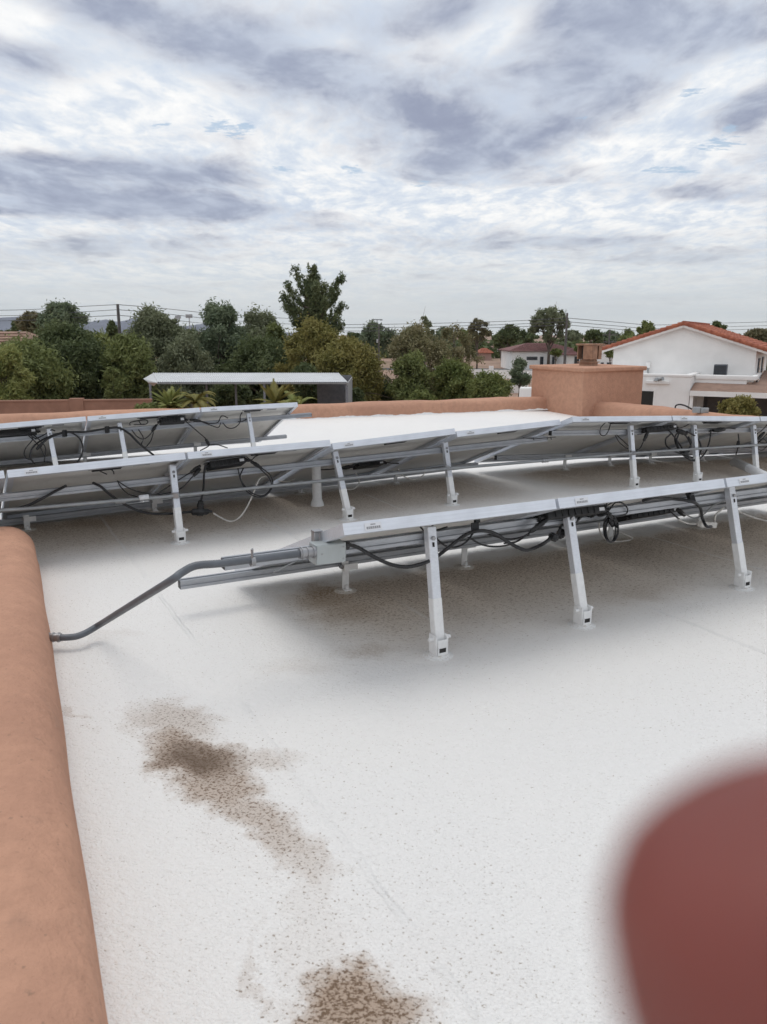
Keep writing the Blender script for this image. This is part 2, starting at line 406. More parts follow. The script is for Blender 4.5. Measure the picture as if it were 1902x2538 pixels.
# rounded parapets: profile swept along a line
def parapet(p0, p1, w, h, round_ends=True, zb=-.12, side=1, label=None, segs=40, wav=.006, cr=.085):
    """p0->p1 is the foot line on the roof side, the wall body lies to side*normal"""
    p0 = np.array(p0); p1 = np.array(p1); d = (p1-p0); Ln = np.linalg.norm(d); d /= Ln; n = np.array([-d[1], d[0]])*side
    r = cr; prof = [(-.012, zb), (-.010, .02), (0, max(.03, (h-r)*.6))]
    for a in range(0, 91, 15): prof.append((r-r*math.cos(R(a)), h-r+r*math.sin(R(a))))
    for f_ in (.3,.55,.8): prof.append((r+(w-2*r)*f_, h+.008*math.sin(f_*3)))
    for a in range(90, 181, 18): prof.append((w-r-r*math.cos(R(a)), h-r+r*math.sin(R(a))))
    prof += [(w, max(0, h-r)*.5), (w, -.6)]
    # a bulged base coat where stucco meets the roof
    mb = MB(); vs = []; k = len(prof)
    st = list(np.linspace(0, Ln, segs))
    for i, s in enumerate(st):
        e = 1.0
        if round_ends:
            for q in (s, Ln-s):
                if q < r: e = min(e, math.sqrt(max(0, 1-(1-q/r)**2)))
        for (a, z) in prof:
            wv = wav*math.sin(s*3.1+a*9)+wav*.6*math.sin(s*7.7+1)
            aa = w/2+(a-w/2)*(.35+.65*e) if e < 1 else a
            zz = z if z <= 0 else z*(.35+.65*e)
            vs.append((*(p0+d*s+n*(aa+wv*.7)), zz+(wv*.6 if z > 0 else 0)))
    fs = [(i*k+j, (i+1)*k+j, (i+1)*k+j+1, i*k+j+1) for i in range(len(st)-1) for j in range(k-1)]
    fs += [tuple(range(k)), tuple((len(st)-1)*k+j for j in range(k))[::-1]]
    mb.add(vs, fs)
    o = lp(mb.build('parapet', m_stucco, bld, smooth=True))
    if label: o['label'] = label
    return o
LD = d2(-64.4); LP0 = at(110,1380)[:2]+np.array([LD[1],-LD[0]])*.011
e0 = LP0-LD*1.26; e1 = LP0+LD*6.5
r_ = .13
dens = [0,.004,.012,.025,.045,.07,.1,.13]
parapet(e0, e1, .46, .245, True, side=-1, label='rounded stucco parapet beside the camera', segs=160, wav=.004, cr=.135)
parapet(PF0-PFD*10, PF0+PFD*4.95, .42, .20, False, side=1, label='low stucco parapet along the far roof edge', segs=60, wav=.012)
parapet(PR0-PRD*1.3, PR0+PRD*16, .42, .185, False, side=1, label='stucco parapet running right from the chimney', segs=60, wav=.012)
def lap(p0, p1, side, hmean, label):
    p0 = np.array(p0); p1 = np.array(p1); d = p1-p0; Ln = np.linalg.norm(d); d = d/Ln; n = np.array([-d[1], d[0]])*side; k = int(Ln/.03); mb = MB(); vs = []
    w1 = np.convolve(rng.normal(0,1,k+21), np.ones(5)/5, 'same')[10:10+k+1]; w2 = np.convolve(rng.normal(0,1,k+41), np.ones(21)/21, 'same')[20:20+k+1]
    for i in range(k+1):
        h = max(.008, hmean+.012*w1[i]+.02*w2[i]); b = p0+d*(Ln*i/k)
        for off, z in ((-.050,-.004),(-.022,.006),(-.019,h*.8),(-.014,h),(.004,h+.001)): vs.append((*(b+n*off), z))
    mb.add(vs, [(i*5+j,(i+1)*5+j,(i+1)*5+j+1,i*5+j+1) for i in range(k) for j in range(4)])
    o = lp(mb.build('coating_upturn', m_wpaint, roof_o, smooth='all')); o.location = (0,0,0); o['label'] = label
# walls of the building below
mb = MB()
A_ = PF0-PFD*10+nF*.41; B_ = PF0+PFD*5.35+nF*.41; C_ = PR0+PRD*16+nR*.41; Cc = PR0+nR*.41
poly = [A_, B_, Cc, C_, (C_[0], -6.05), (-9.05,-6.05), (-9.05, A_[1])]
k = len(poly); vs = [(*p_, GZ) for p_ in poly]+[(*p_, -.59) for p_ in poly]
mb.add(vs, [(i, (i+1)%k, (i+1)%k+k, i+k) for i in range(k)]); lp(mb.build('wall', m_stucco, bld))
# chimney
cb = np.array([3.2,12.45]); Lang, Rang = 116, 30
def hitx(px, p0, ang):          # where the line p0+t*dir crosses the sight line column px
    u = ray(px, 724); d = d2(ang); A = np.array([[d[0], -u[0]],[d[1], -u[1]]]); t = np.linalg.solve(A, -np.array(p0)); return t[0]
tL = hitx(1320/S+3, cb, Lang); tR = hitx(1602/S, cb, Rang)
dl, dr = d2(Lang), d2(Rang)
tL = min(max(tL, .9), 2.4); tR = min(max(tR, 1.0), 2.6)
def quadprism(mb, c0, a, la, b, lb, z0, z1, grow=0, ch=0):
    p = [c0-(a+b)*grow, c0+a*(la+grow)-b*grow, c0+a*(la+grow)+b*(lb+grow), c0-a*grow+b*(lb+grow)]
    mb.add([(*q_, z0) for q_ in p]+[(*q_, z1) for q_ in p], [(3,2,1,0),(4,5,6,7),(0,1,5,4),(1,2,6,5),(2,3,7,6),(3,0,4,7)])
CH = .70
mb = MB(); quadprism(mb, cb, dr, tR, dl, tL, -.1, CH-.03)
ch_o = lp(mb.build('chimney', m_stucco, bld))
mb = MB(); quadprism(mb, cb, dr, tR, dl, tL, CH-.03, CH+.04, .045); q_ = mb.build('cap', m_stucco, ch_o)
bv = q_.modifiers.new('b', 'BEVEL'); bv.width = .02; bv.segments = 3
m_flue = mat('flue_metal_tan', (.34,.20,.13), .55, .1, vary=.25, vscale=9)
m_dark = mat('dark_void', (.03,.028,.026), .8)
fc = bg(1273, 768, 13.4)[:2]; mb = MB()
fl = thing('chimney_flue', 'tan metal square flue cap on top of the stucco chimney', 'chimney flue', (fc[0], fc[1], CH+.041), R(42))
fl.scale = (1,1,1)
mb.box(-.11,.11,-.11,.11,0,.05); mb.box(-.135,.135,-.135,.135,.05,.065); mb.box(-.1,.1,-.1,.1,.065,.10); mb.build('base', m_flue, fl)
mb = MB(); mb.box(-.085,.085,-.085,.085,.1,.335); mb.build('flue_liner', m_dark, fl)
mb = MB()
for sx in (-1,1):
    mb.box(*(sorted((sx*.15, sx*.135))), -.15, .02, .105, .33); mb.box(-.13,.02, *(sorted((sx*.15, sx*.135))), .105, .33)
mb.box(.06,.135,-.15,-.135,.105,.33); mb.build('baffle', m_flue, fl)
mb = MB(); mb.box(-.165,.165,-.165,.165,.335,.365); mb.build('cap', m_flue, fl)

# ================================================================== SOLAR ARRAYS
def alu_fn(T, P, c, p):
    n = T.noise(T.mapping(P, scale=(1,40,40)), 3, 4, .6); return T.mix(T.ss(n, .3, .7, 0, .25), c, col(.45,.47,.50))
m_alu = mat('anodized_aluminium', (.74,.765,.81), .38, .55, vary=.05, vscale=8, fn=alu_fn)
m_rail = mat('mill_aluminium', (.40,.415,.44), .42, .6, vary=.08, vscale=10, fn=alu_fn)
m_wpaint = mat('white_brushed_coating', (.80,.80,.79), .5, vary=.05, vscale=30, bump=.3, bscale=60)
def flash_fn(c_):
    def f(T, P, c, p): return T.mix(T.ss(T.noise(P, 90, 4, .65), .52, .62, 0, .55), c, col(*c_))
    return f
m_flash = mat('coated_flashing', (.76,.755,.74), .65, vary=.05, vscale=20, bump=.4, bscale=90, fn=flash_fn((.5,.45,.38)))
m_flash2 = mat('dusty_flashing', (.62,.585,.53), .7, vary=.1, vscale=20, bump=.4, bscale=90, fn=flash_fn((.36,.29,.22)))
def back_fn(T, P, c, p):
    sp = T.n('ShaderNodeSeparateXYZ'); T.nt.links.new(P, sp.inputs[0]); o = c
    fx = T.m('ABSOLUTE', T.m('SUBTRACT', T.m('MODULO', T.m('ADD', sp.outputs[0], .0), .158), .079))
    fy = T.m('ABSOLUTE', T.m('SUBTRACT', T.m('MODULO', T.m('ADD', sp.outputs[1], .0), .158), .079))
    g_ = T.m('MAXIMUM', T.ss(fx, .074, .078), T.ss(fy, .074, .078))
    o = T.mix(T.m('MULTIPLY', g_, .35), o, col(.80,.79,.77))
    n = T.noise(T.mapping(P, scale=(1,.4,1)), 5, 5, .65); return T.mix(T.ss(n, .5, .75, 0, .3), o, col(.42,.40,.37))
m_back = mat('backsheet_white', (.74,.73,.70), .6, vary=.05, vscale=3, fn=back_fn)
def cell_fn(T, P, c, p):
    sp = T.n('ShaderNodeSeparateXYZ'); T.nt.links.new(P, sp.inputs[0])
    fx = T.m('ABSOLUTE', T.m('SUBTRACT', T.m('MODULO', sp.outputs[0], .158), .079)); fy = T.m('ABSOLUTE', T.m('SUBTRACT', T.m('MODULO', sp.outputs[1], .158), .079))
    return T.mix(T.m('MAXIMUM', T.ss(fx, .075, .078), T.ss(fy, .075, .078)), c, col(.5))
m_cell = mat('solar_glass', (.018,.022,.05), .08, fn=cell_fn, spec=.6)
m_black = mat('black_plastic', (.017,.017,.018), .42, vary=.3, vscale=20)
m_sticker = mat('sticker_paper', (.70,.71,.73), .6, vary=.03)
m_ink = mat('sticker_ink', (.30,.30,.31), .6)
m_glabel = mat('grey_label', (.36,.36,.37), .6, vary=.1, vscale=40)
m_bolt = mat('zinc_bolt', (.35,.35,.36), .35, .8)

PL, FH = 1.40, .042
def make_panel(Wd):
    root = bpy.data.objects.new('solar_panel', None); C.objects.link(root); root.empty_display_size = .2
    mb = MB()
    # outer walls (z from -FH to 0), inward bottom flange; corner joints butt
    t = .0025; fl_ = .028
    mb.box(0,Wd,0,t,-FH,0); mb.box(0,Wd,PL-t,PL,-FH,0); mb.box(0,t,t,PL-t,-FH,0); mb.box(Wd-t,Wd,t,PL-t,-FH,0)
    mb.box(t,Wd-t,t,t+fl_,-FH,-FH+t); mb.box(t,Wd-t,PL-t-fl_,PL-t,-FH,-FH+t)
    mb.box(t,t+fl_,t+fl_,PL-t-fl_,-FH,-FH+t); mb.box(Wd-t-fl_,Wd-t,t+fl_,PL-t-fl_,-FH,-FH+t)
    # top lip
    mb.box(t,Wd-t,t,.011,-.003,0); mb.box(t,Wd-t,PL-.011,PL-t,-.003,0); mb.box(t,.011,.011,PL-.011,-.003,0); mb.box(Wd-.011,Wd-t,.011,PL-.011,-.003,0)
    # fine grooves on the end face read as raised beads
    for z in (-.013,-.027): mb.box(.004,Wd-.004,-.0012,0,z-.0012,z+.0012)
    mb.build('frame', m_alu, root)
    mb = MB(); mb.box(.003,Wd-.003,.003,PL-.003,-.0075,-.0035); mb.build('glass', m_cell, root)
    mb = MB(); mb.box(.003,Wd-.003,.003,PL-.003,-.0105,-.008); mb.build('backsheet', m_back, root)
    mb = MB(); mb.box(Wd*.46,Wd*.46+.17,.075,.125,-.034,-.0108, ch=.003)
    mb.box(Wd*.46-.02,Wd*.46,.085,.115,-.026,-.0108); mb.box(Wd*.46+.17,Wd*.46+.19,.085,.115,-.026,-.0108)
    mb.build('junction_box', m_black, root)
    mb = MB(); mb.box(Wd*.72,Wd*.72+.10,.09,.19,-.0118,-.0107); mb.build('rating_label', m_glabel, root)
    mb = MB(); mb.box(.085,.155,-.0022,-.0016,-.036,-.009); st_ = mb.build('sticker', m_sticker, root)
    mb = MB()
    x = .092
    for wd in (.007,.005,.009,.006,.008,.006,.007):
        mb.box(x, x+wd, -.0027,-.0023,-.031,-.022); x += wd+.0015
    mb.box(.11,.13,-.0027,-.0023,-.017,-.013); mb.build('print', m_ink, st_)
    return root
def copy_tree(o, parent=None):
    c = o.copy(); C.objects.link(c)
    if parent: c.parent = parent
    for ch in list(o.children): copy_tree(ch, c)
    return c
proto = make_panel(.985); used = [False]
class Row:
    def __init__(s, o, ang, tilt): s.o = np.array(o[:2]); s.a = ang; s.d = d2(ang); s.n = np.array([-s.d[1], s.d[0]]); s.tilt = R(tilt)
    def P(s, a, t, z): q_ = s.o+s.d*a+s.n*t; return Vector((q_[0], q_[1], z))
    def hit(s, px, t):          # source pixel -> point on the upright plane through the row
        r = ray(px[0]/S, px[1]/S); k = (s.n@s.o+t)/(s.n@r[:2]); p_ = r*k; p_[2] += CAM_H; return Vector(p_)
def panel(row, s0, z0, s1, z1, label, t=-.08, group='solar panels in the rooftop rows'):
    A = row.P(s0+.008, t, z0); B = row.P(s1-.008, t, z1); x = (B-A).normalized()
    y = Vector((*row.n*math.cos(row.tilt), -math.sin(row.tilt))); y = (y-x*y.dot(x)).normalized(); z = x.cross(y)
    r_ = proto if not used[0] else copy_tree(proto); used[0] = True
    M = Matrix(((x.x,y.x,z.x,A.x),(x.y,y.y,z.y,A.y),(x.z,y.z,z.z,A.z),(0,0,0,1)))
    k = (B-A).length/.985
    r_.matrix_world = M @ Matrix.Diagonal((k,1,1,1))
    tag(r_, label, 'solar panel', group)
def prof_rail(row, s0, s1, t, z0, z1, label, hw=.04):
    """strut with a slot groove: z0/z1 are centre heights at both ends"""
    mb = MB(); a = row.P(s0, t, z0); b = row.P(s1, t, z1); up = Vector((0,0,1))
    u = Vector((*row.n, 0))
    h = hw/2
    d = (b-a).normalized(); zv = u.cross(d)*-1
    zv = zv if zv.z > 0 else -zv
    def pt(p_, i, j): return p_+u*i+zv*j
    sec = [(-h,-h),(h,-h),(h,h),(.008,h),(.008,h-.012),(-.008,h-.012),(-.008,h),(-h,h),(-h,.006),(-h+.006,.004),(-h+.006,-.004),(-h,-.006)]
    k = len(sec); vs = [pt(a,*c_) for c_ in sec]+[pt(b,*c_) for c_ in sec]
    mb.add(vs, [(i,(i+1)%k,(i+1)%k+k,i+k) for i in range(k)])
    inner = [(-h+.003,-h+.003),(h-.003,-h+.003),(h-.003,h-.014),(-h+.003,h-.014)]
    mb.add(vs, [tuple(range(k))[::-1], tuple(range(k,2*k))])
    o = mb.build('mounting_rail', m_rail, loc=a); tag(o, label, 'mounting rail', 'rails under the solar panels')
    for (pp, dd) in ((a,-d),(b,d)):
        e = MB(); e.bar(pp+dd*.0005, pp+dd*.003, hw*.86, hw*.86, up=zv); e2 = e.build('end_cap', m_black, loc=None)
        e2.data.transform(Matrix.Translation(-a)); e2.parent = o
    return o
leg_protos = []
def leg(row, foot, top, label, group='front legs propping up the panel rows', paint=.42):
    """square tube leg standing on a flashing disc and bolted to the upper rail"""
    foot = Vector(foot); top = Vector(top); root = thing('support_leg', label, 'support leg', foot, 0, group)
    f = Vector((0,0,0)); tp = top-foot; ax = Vector((*row.n, 0)); dv = Vector((*row.d, 0))
    b0 = Vector((0,0,.05)); dd = (tp-b0).normalized()
    mb = MB(); mb.bar(b0+dd*.012, tp+dd*.03, .040, .036, up=ax, ch=.0025)
    mb.build('tube', m_alu, root)
    mb = MB(); pe = b0+(tp-b0)*paint; mb.bar(b0, pe, .0425, .0385, up=ax, ch=.0025)
    for i in range(5):
        pass
    mb.build('painted_section', m_wpaint, root, smooth=True)
    mb = MB(); s_ = row.a
    Mz = Matrix.Rotation(R(row.a), 4, 'Z')
    # U-shaped foot bracket
    mb.box(-.029,-.022,-.03,.026,.012,.092,Mz,.002); mb.box(.022,.029,-.03,.026,.012,.092,Mz,.002)
    mb.box(-.022,.022,-.03,.03,.008,.016,Mz); mb.box(-.022,.022,-.034,-.03,.012,.022,Mz); mb.box(-.022,.022,-.034,-.028,.040,.075,Mz,.0015)
    mb.box(-.022,-.016,-.034,-.03,.022,.040,Mz); mb.box(.016,.022,-.034,-.03,.022,.040,Mz)
    mb.build('foot_bracket', m_wpaint, root, smooth=True)
    mb = MB(); mb.box(-.016,.016,-.0325,-.031,.022,.040,Mz); mb.build('slot', m_dark, root)
    mb = MB(); mb.tube([Mz@Vector((-.048,-.006,.075)), Mz@Vector((.05,-.006,.075))], .008, 8); mb.build('bolt', m_wpaint, root, smooth=True)
    mb = MB(); k = 28
    mb.tube([(0,0,-.004),(0,0,.001),(0,0,.0035)], [.066,.060,.05], k); mb.tube([(0,0,.001),(0,0,.006),(0,0,.008)], [.048,.045,.04], k); mb.tube([(0,0,.007),(0,0,.012)], [.036,.032], k)
    mb.build('flashing', m_flash, root, smooth='all')
    # bolt at the top with the dark keyhole below it
    fr = tp-dd*.012-ax*.019
    mb = MB(); mb.tube([fr+ax*.002, fr-ax*.008], .009, 6); mb.build('bolt', m_bolt, root)
    mb = MB(); fr2 = fr-dd*.026; mb.bar(fr2-dd*.009, fr2+dd*.009, .009, .003, up=ax); mb.build('slot', m_dark, root)
def rear_foot(row, p, ztop, label, group='short rear feet below the lower rails'):
    p = Vector(p); root = thing('rear_foot', label, 'panel foot', p, R(row.a), group); h = ztop-p.z
    mb = MB(); mb.box(-.018,.018,-.004,.004,.012,h+.02,None,.0015); mb.box(-.018,.018,-.036,-.004,.008,.016,None,.001)
    mb.box(-.018,.055,-.03,-.024,h-.02,h+.012); mb.build('bracket', m_wpaint, root, smooth=True)
    mb = MB(); mb.tube([(.0,-.02,.014),(0,-.02,.035)], .009, 6); mb.build('bolt', m_wpaint, root)
    mb = MB(); mb.tube([(-.022,-.012,h-.004),(-.022,.01,h-.004)], .011, 6); mb.build('bolt', m_bolt, root)
    mb = MB(); mb.tube([(0,0,-.004),(0,0,.001),(0,0,.0035)], [.062,.055,.045], 24); mb.tube([(0,0,.001),(0,0,.007)], [.042,.036], 24); mb.build('flashing', m_flash2, root, smooth='all')

TL = 21.4; sT, cT = math.sin(R(TL)), math.cos(R(TL))
def rail_z(zh, t): return zh-math.tan(R(TL))*(t+.08)-FH/cT-.0205/cT
F = Row(FO, 28, TL); Mr = Row(MO, 30, TL); Rr = Row(RO, 27, TL); Br = Row(BO, 26, TL)
lap(PF0-PFD*10, PF0+PFD*4.9, 1, .022, 'ragged white coating lapped up the far parapet')
# --- front row
fr = [(-.46,.612),(.50,.606),(1.50,.602),(2.50,.598),(3.5,.594)]
lab = ['solar panel at the near left end of the front row, above the grey junction box','second solar panel of the front row, with the black microinverter under its left end',
       'solar panel at the right edge of the photo in the front row','solar panel of the front row beyond the right frame edge']
for i in range(4): panel(F, *fr[i], *fr[i+1], lab[i])
prof_rail(F, -.82, 3.6, .13, rail_z(.612,.13), rail_z(.594,.13), 'upper rail of the front row, jutting left beside the grey conduit')
prof_rail(F, -.80, 3.6, .93, rail_z(.612,.93), rail_z(.594,.93), 'lower rail of the front row, open end jutting over clean white roof')
for px, py, tx, ty, lb in [(947,1415,930,1157,'nearest leg, left front leg of the front row'),(1257,1350,1228,1115,'middle front leg of the front row, right under the microinverter'),(1602,1270,1578,1062,'front row leg near the right edge of the photo')]:
    tp = F.hit((tx*S, ty*S), .085); tp.z = rail_z(.606,.1)+.012; leg(F, at(px,py), tp, lb)
for px, py, lb in [(747,1276,'short rear foot beside the rust stain, left end of the front row'),(1003,1225,'short rear foot of the front row seen behind its nearest leg'),(1318,1170,'short rear foot behind the hanging cable coil of the front row'),(1512,1140,'short rear foot of the front row by the white cable connectors')]:
    q_ = at(px,py); rear_foot(F, q_, rail_z(.606,.93)-.01, lb)
# --- middle row
mL = [(-3.87,.46),(-2.88,.49),(-1.90,.52),(-.93,.545),(.045,.569),(1.005,.58)]
lb = ['solar panel beyond the left frame edge in the middle row','leftmost solar panel partly in frame in the middle row','solar panel cut by the left frame edge in the middle row',
      'solar panel in the middle row left of the leg with the coupled conduit','solar panel in the middle row above the cable loop and white vent pipe']
for i in range(5): panel(Mr, *mL[i], *mL[i+1], lb[i])
panel(Mr, 1.005,.556,2.0,.597,'slightly lowered solar panel of the middle row, starting behind the second leg')
panel(Mr, 2.0,.574,3.0,.606,'last solar panel at the right end of the middle row, next to the right array')
prof_rail(Mr, -4.0, 3.05, .13, rail_z(.46,.13)-.002, rail_z(.60,.13)-.022, 'upper rail of the middle row ending by the right array')
prof_rail(Mr, -4.0, 3.0, .98, rail_z(.46,.98), rail_z(.60,.98)-.022, 'lower rail of the middle row close to the roof')
for px, py, tx, ty, l_ in [(390,1172,373,1012,'left leg of the middle row with the conduit coupled past it'),(752,1122,725,982,'middle row leg right of the white vent pipe'),(977,1090,962,958,'right leg of the middle row, foot just behind the front row panels')]:
    tp = Mr.hit((tx*S, ty*S), .085); tp.z = rail_z(.572,.1)+.01; leg(Mr, at(px,py), tp, l_)
for px, py, l_ in [(335,1105,'short rear foot behind the left leg of the middle row'),(650,1065,'short rear foot left of the white vent pipe'),(855,1045,'short rear foot under the middle row microinverter'),(60,1145,'short rear foot at the far left of the middle row')]:
    rear_foot(Mr, at(px,py), rail_z(.572,.98)-.008, l_)
# --- right array
rs = [(-.765,.637),(.305,.595),(1.40,.537),(2.49,.49),(3.55,.45)]
lb = ['solar panel at the left end of the right array, below the chimney','second solar panel of the right array, above the black cable coil','third solar panel of the right array, at the right frame edge','solar panel of the right array beyond the right frame edge']
for i in range(4): panel(Rr, *rs[i], *rs[i+1], lb[i])
prof_rail(Rr, -.79, 3.5, .13, rail_z(.637,.13), rail_z(.45,.13), 'upper rail of the right array carrying the cable coil')
prof_rail(Rr, -.74, 3.5, .93, rail_z(.637,.93), rail_z(.45,.93), 'lower rail of the right array')
for s_, z_, l_ in [(.02,.606,'left leg of the right array with a visible white foot'),(.77,.572,'leg of the right array behind the cable coil'),(1.55,.53,'leg of the right array by the thick white pipe')]:
    ft = Rr.P(s_-.0, 0, 0); ft.z = roof_z(ft.x, ft.y); tp = Rr.P(s_, .085, rail_z(z_,.1)+.012); leg(Rr, ft, tp, l_)
for px, py, l_ in [(1205,1012,'leftmost rear foot of the right array'),(1337,1010,'second rear foot of the right array from the left'),(1452,1006,'rear foot of the right array behind the coil leg'),(1602,1000,'rear foot of the right array by the thick white pipe')]:
    q_ = at(px,py,0); s_ = Rr.d@(q_[:2]-Rr.o); ft = Rr.P(s_, .93, 0); ft.z = roof_z(ft.x, ft.y); rear_foot(Rr, ft, np.interp(s_, [a_ for a_,_ in rs], [rail_z(b_,.93) for _,b_ in rs])-.008, l_)
# --- back row
bs = [(-3.75,.44),(-2.76,.48),(-1.77,.52),(-.79,.562),(.198,.598),(1.15,.612)]
lb = ['solar panel beyond the left frame edge in the back row','solar panel cut by the left frame edge in the back row','leftmost back row solar panel seen by the left frame edge','back row solar panel with thick black cable draped across it','right end solar panel of the back row, before the far parapet']
for i in range(5): panel(Br, *bs[i], *bs[i+1], lb[i])
prof_rail(Br, -3.9, 1.36, .13, rail_z(.44,.13), rail_z(.612,.13)-.0, 'upper rail of the back row, jutting right past the panels')
prof_rail(Br, -3.9, 1.36, .93, rail_z(.44,.93), rail_z(.612,.93)-.0, 'lower rail of the back row, jutting right over white roof')
for s_, z_, l_ in [(-1.09,.548,'left leg of the back row among looped black cables'),(-.5,.572,'middle leg of the back row under the draped thick cable'),(.70,.604,'right leg of the back row')]:
    ft = Br.P(s_+.03, .0, 0); leg(Br, ft, Br.P(s_, .085, rail_z(z_,.1)+.012), l_)
for s_, l_ in [(-1.9,'rear foot at the far left of the back row'),(-.75,'rear foot behind the middle leg of the back row'),(.35,'rear foot near the right end of the back row')]:
    rear_foot(Br, Br.P(s_, .93, 0), np.interp(s_, [a_ for a_,_ in bs], [rail_z(b_,.93) for _,b_ in bs])-.008, l_)

# ------------------------------------------------------------------ cables, inverters, conduits
m_cable = mat('black_cable', (.016,.016,.018), .4, vary=.2, vscale=30, spec=.5)
m_wcable = mat('white_painted_cable', (.62,.60,.56), .55, vary=.12, vscale=40)
m_conduit = mat('galvanized_conduit', (.125,.135,.15), .45, .3, vary=.15, vscale=9)
m_conduit2 = mat('weathered_conduit', (.30,.31,.315), .42, .5, vary=.12, vscale=9)
m_box = mat('grey_steel_box', (.40,.43,.43), .45, .25, vary=.08, vscale=6)
CRP = {'F':(700,1180,.3619),'G':(1250,1150,.3932),'M':(0,980,.3016),'N':(400,980,.3016),'Q':(800,980,.3317),'R':(1300,980,.3631)}
def CP(k, x, y): ox, oy, s_ = CRP[k]; return (ox+x*s_, oy+y*s_)
def cable(row, k, pts, r, label, t=.07, m=None, plugs=(), group='cables hanging under the solar panels', more=()):
    def mk(pp, rr, mat_, name, parent, base=None):
        rr = rr*.9; jj = [row.hit(CP(k, *p_), t+.022*math.sin(i*1.7+p_[0]*.01)) for i, p_ in enumerate(pp)]
        mb = MB(); pts3 = spline(jj, 7)
        mb.tube(pts3, rr, 7)
        b_ = jj[0] if base is None else base
        o = mb.build(name, mat_, parent, smooth='all')
        o.data.transform(Matrix.Translation(-b_))
        if parent is None: o.location = b_
        return o, b_
    o, b_ = mk(pts, r, m or m_cable, 'cable', None); tag(o, label, 'cable', group)
    for pp in more: mk(pp, r, m or m_cable, 'strand', o, b_)
    for (x0,y0,x1,y1) in plugs:
        a = row.hit(CP(k, x0, y0), t-.004); b = row.hit(CP(k, x1, y1), t-.004); mb = MB(); d = b-a
        mb.tube([a, a+d*.08, a+d*.3, a+d*.34, a+d*.66, a+d*.7, a+d*.92, b], [r*1.3, r*2.2, r*2.3, r*2.8, r*2.8, r*2.3, r*2.2, r*1.3], 8)
        pl = mb.build('plug', m_black, o, smooth=True); pl.data.transform(Matrix.Translation(-b_))
    return o
# front row
cable(F,'F',[(440,465),(520,490),(640,560),(760,610),(870,620),(980,592),(1060,550),(1150,480),(1260,400),(1350,375),(1450,390),(1560,460),(1658,505),(1720,495),(1800,455),(1850,410)],.0085,
      'thick black trunk cable swagging from the grey junction box past the nearest leg', t=.06, plugs=[(1845,440,1870,395)])
cable(F,'F',[(1150,310),(1040,318),(948,330),(952,355),(985,376),(1060,368),(1130,348)],.004,'thin cable curl above the nearest leg', t=.12)
cable(F,'F',[(1040,320),(1026,350),(1030,390),(1060,430),(1120,478),(1180,487),(1250,460),(1300,400),(1318,360)],.0045,'thin cable drooping right of the nearest leg', t=.10)
cable(F,'F',[(1270,415),(1370,470),(1480,482),(1580,460),(1680,400)],.0045,'thin cable hanging low between the first two front row legs', t=.12)
cable(F,'F',[(1345,372),(1450,410),(1560,432),(1650,415),(1690,400)],.0045,'thin cable just under the clip between the first two front row legs', t=.14)
mb = MB()
a = F.hit(CP('F',1318,318), .08); b = F.hit(CP('F',1322,380), .07); mb.bar(a, b, .028, .02); mb.bar(a+Vector((0,0,.004)), a+Vector((.02,.012,.006)), .012, .014)
tag(mb.build('cable_clip', m_black, loc=a), 'black cable clip on the frame between the first two front row legs','cable clip','black clips holding trunk cables')
cable(F,'G',[(0,500),(80,488),(130,455),(165,430),(282,340),(310,320)],.0045,'thin cable with a long black plug left of the microinverter', t=.07, plugs=[(165,430,282,338)])
cable(F,'G',[(340,465),(352,410),(365,385),(440,370),(500,322),(545,310),(600,325),(660,312),(700,330)],.0075,'thick cable passing behind the second front row leg', t=.12, plugs=[(338,462,378,418),(520,318,570,308)])
# coil
coil = []
for j in range(4):
    cx_, cy_, ax_, ay_ = 672+5*math.sin(j*2.1), 405+5*j, 38+8*math.sin(j*1.3+1), 88-6*j
    coil.append([(cx_+ax_*math.sin(a_), cy_-ay_*math.cos(a_)) for a_ in np.linspace(.15+.1*j, 2*math.pi-.1, 13)])
cable(F,'G',[(650,240),(640,280),(655,320),(680,350)]+[(p_[0],p_[1]) for p_ in coil[0][1:]],.004,'black cable coil hanging from the front row panel right of the second leg', t=.05, plugs=[(645,300,680,345),(690,340,712,400),(660,345,688,395)], more=coil[1:])
cable(F,'G',[(655,300),(700,245),(750,248),(778,285),(765,315),(700,330),(650,300),(640,270),(700,232)],.004,'open black cable loop above the hanging coil', t=.09)
cable(F,'G',[(870,232),(950,212),(1050,218),(1180,237),(1235,275),(1250,345),(1275,392),(1305,395)],.0085,'thick black cable dropping to the white connectors near the right leg', t=.06)
a = F.hit(CP('G',1170,190), .08); b = F.hit(CP('G',1186,240), .06); mb = MB(); mb.bar(a, b, .03, .02); mb.bar(a, a+Vector((-.02,-.01,.006)), .012, .014)
tag(mb.build('cable_clip', m_black, loc=a),'black cable clip on the second front row panel left of the right leg','cable clip','black clips holding trunk cables')
cable(F,'G',[(690,335),(760,325),(820,312)],.005,'short lead into the lower microinverter of the front row', t=.5)
cable(F,'G',[(1040,290),(1100,345),(1160,380),(1230,380)],.005,'lead sagging from the lower microinverter to the white connector', t=.4, plugs=[(1088,285,1140,325)])
cable(F,'G',[(1130,312),(1200,340),(1260,315),(1320,260),(1390,232)],.004,'thin grey lead rising to the right front row leg', t=.3, m=m_conduit2)
cable(F,'G',[(1100,350),(1160,375),(1230,378),(1262,392),(1300,396),(1325,370),(1335,320),(1385,275)],.0055,'white painted cable with connectors near the right front row leg', t=.22, m=m_wcable)
mb = MB(); a = F.hit(CP('G',1232,378), .2); b = F.hit(CP('G',1330,384), .2); mb.bar(a, b, .028, .03, ch=.003); c_ = F.hit(CP('G',1285,402), .2); mb.bar((a+b)/2, c_, .03, .025, ch=.003)
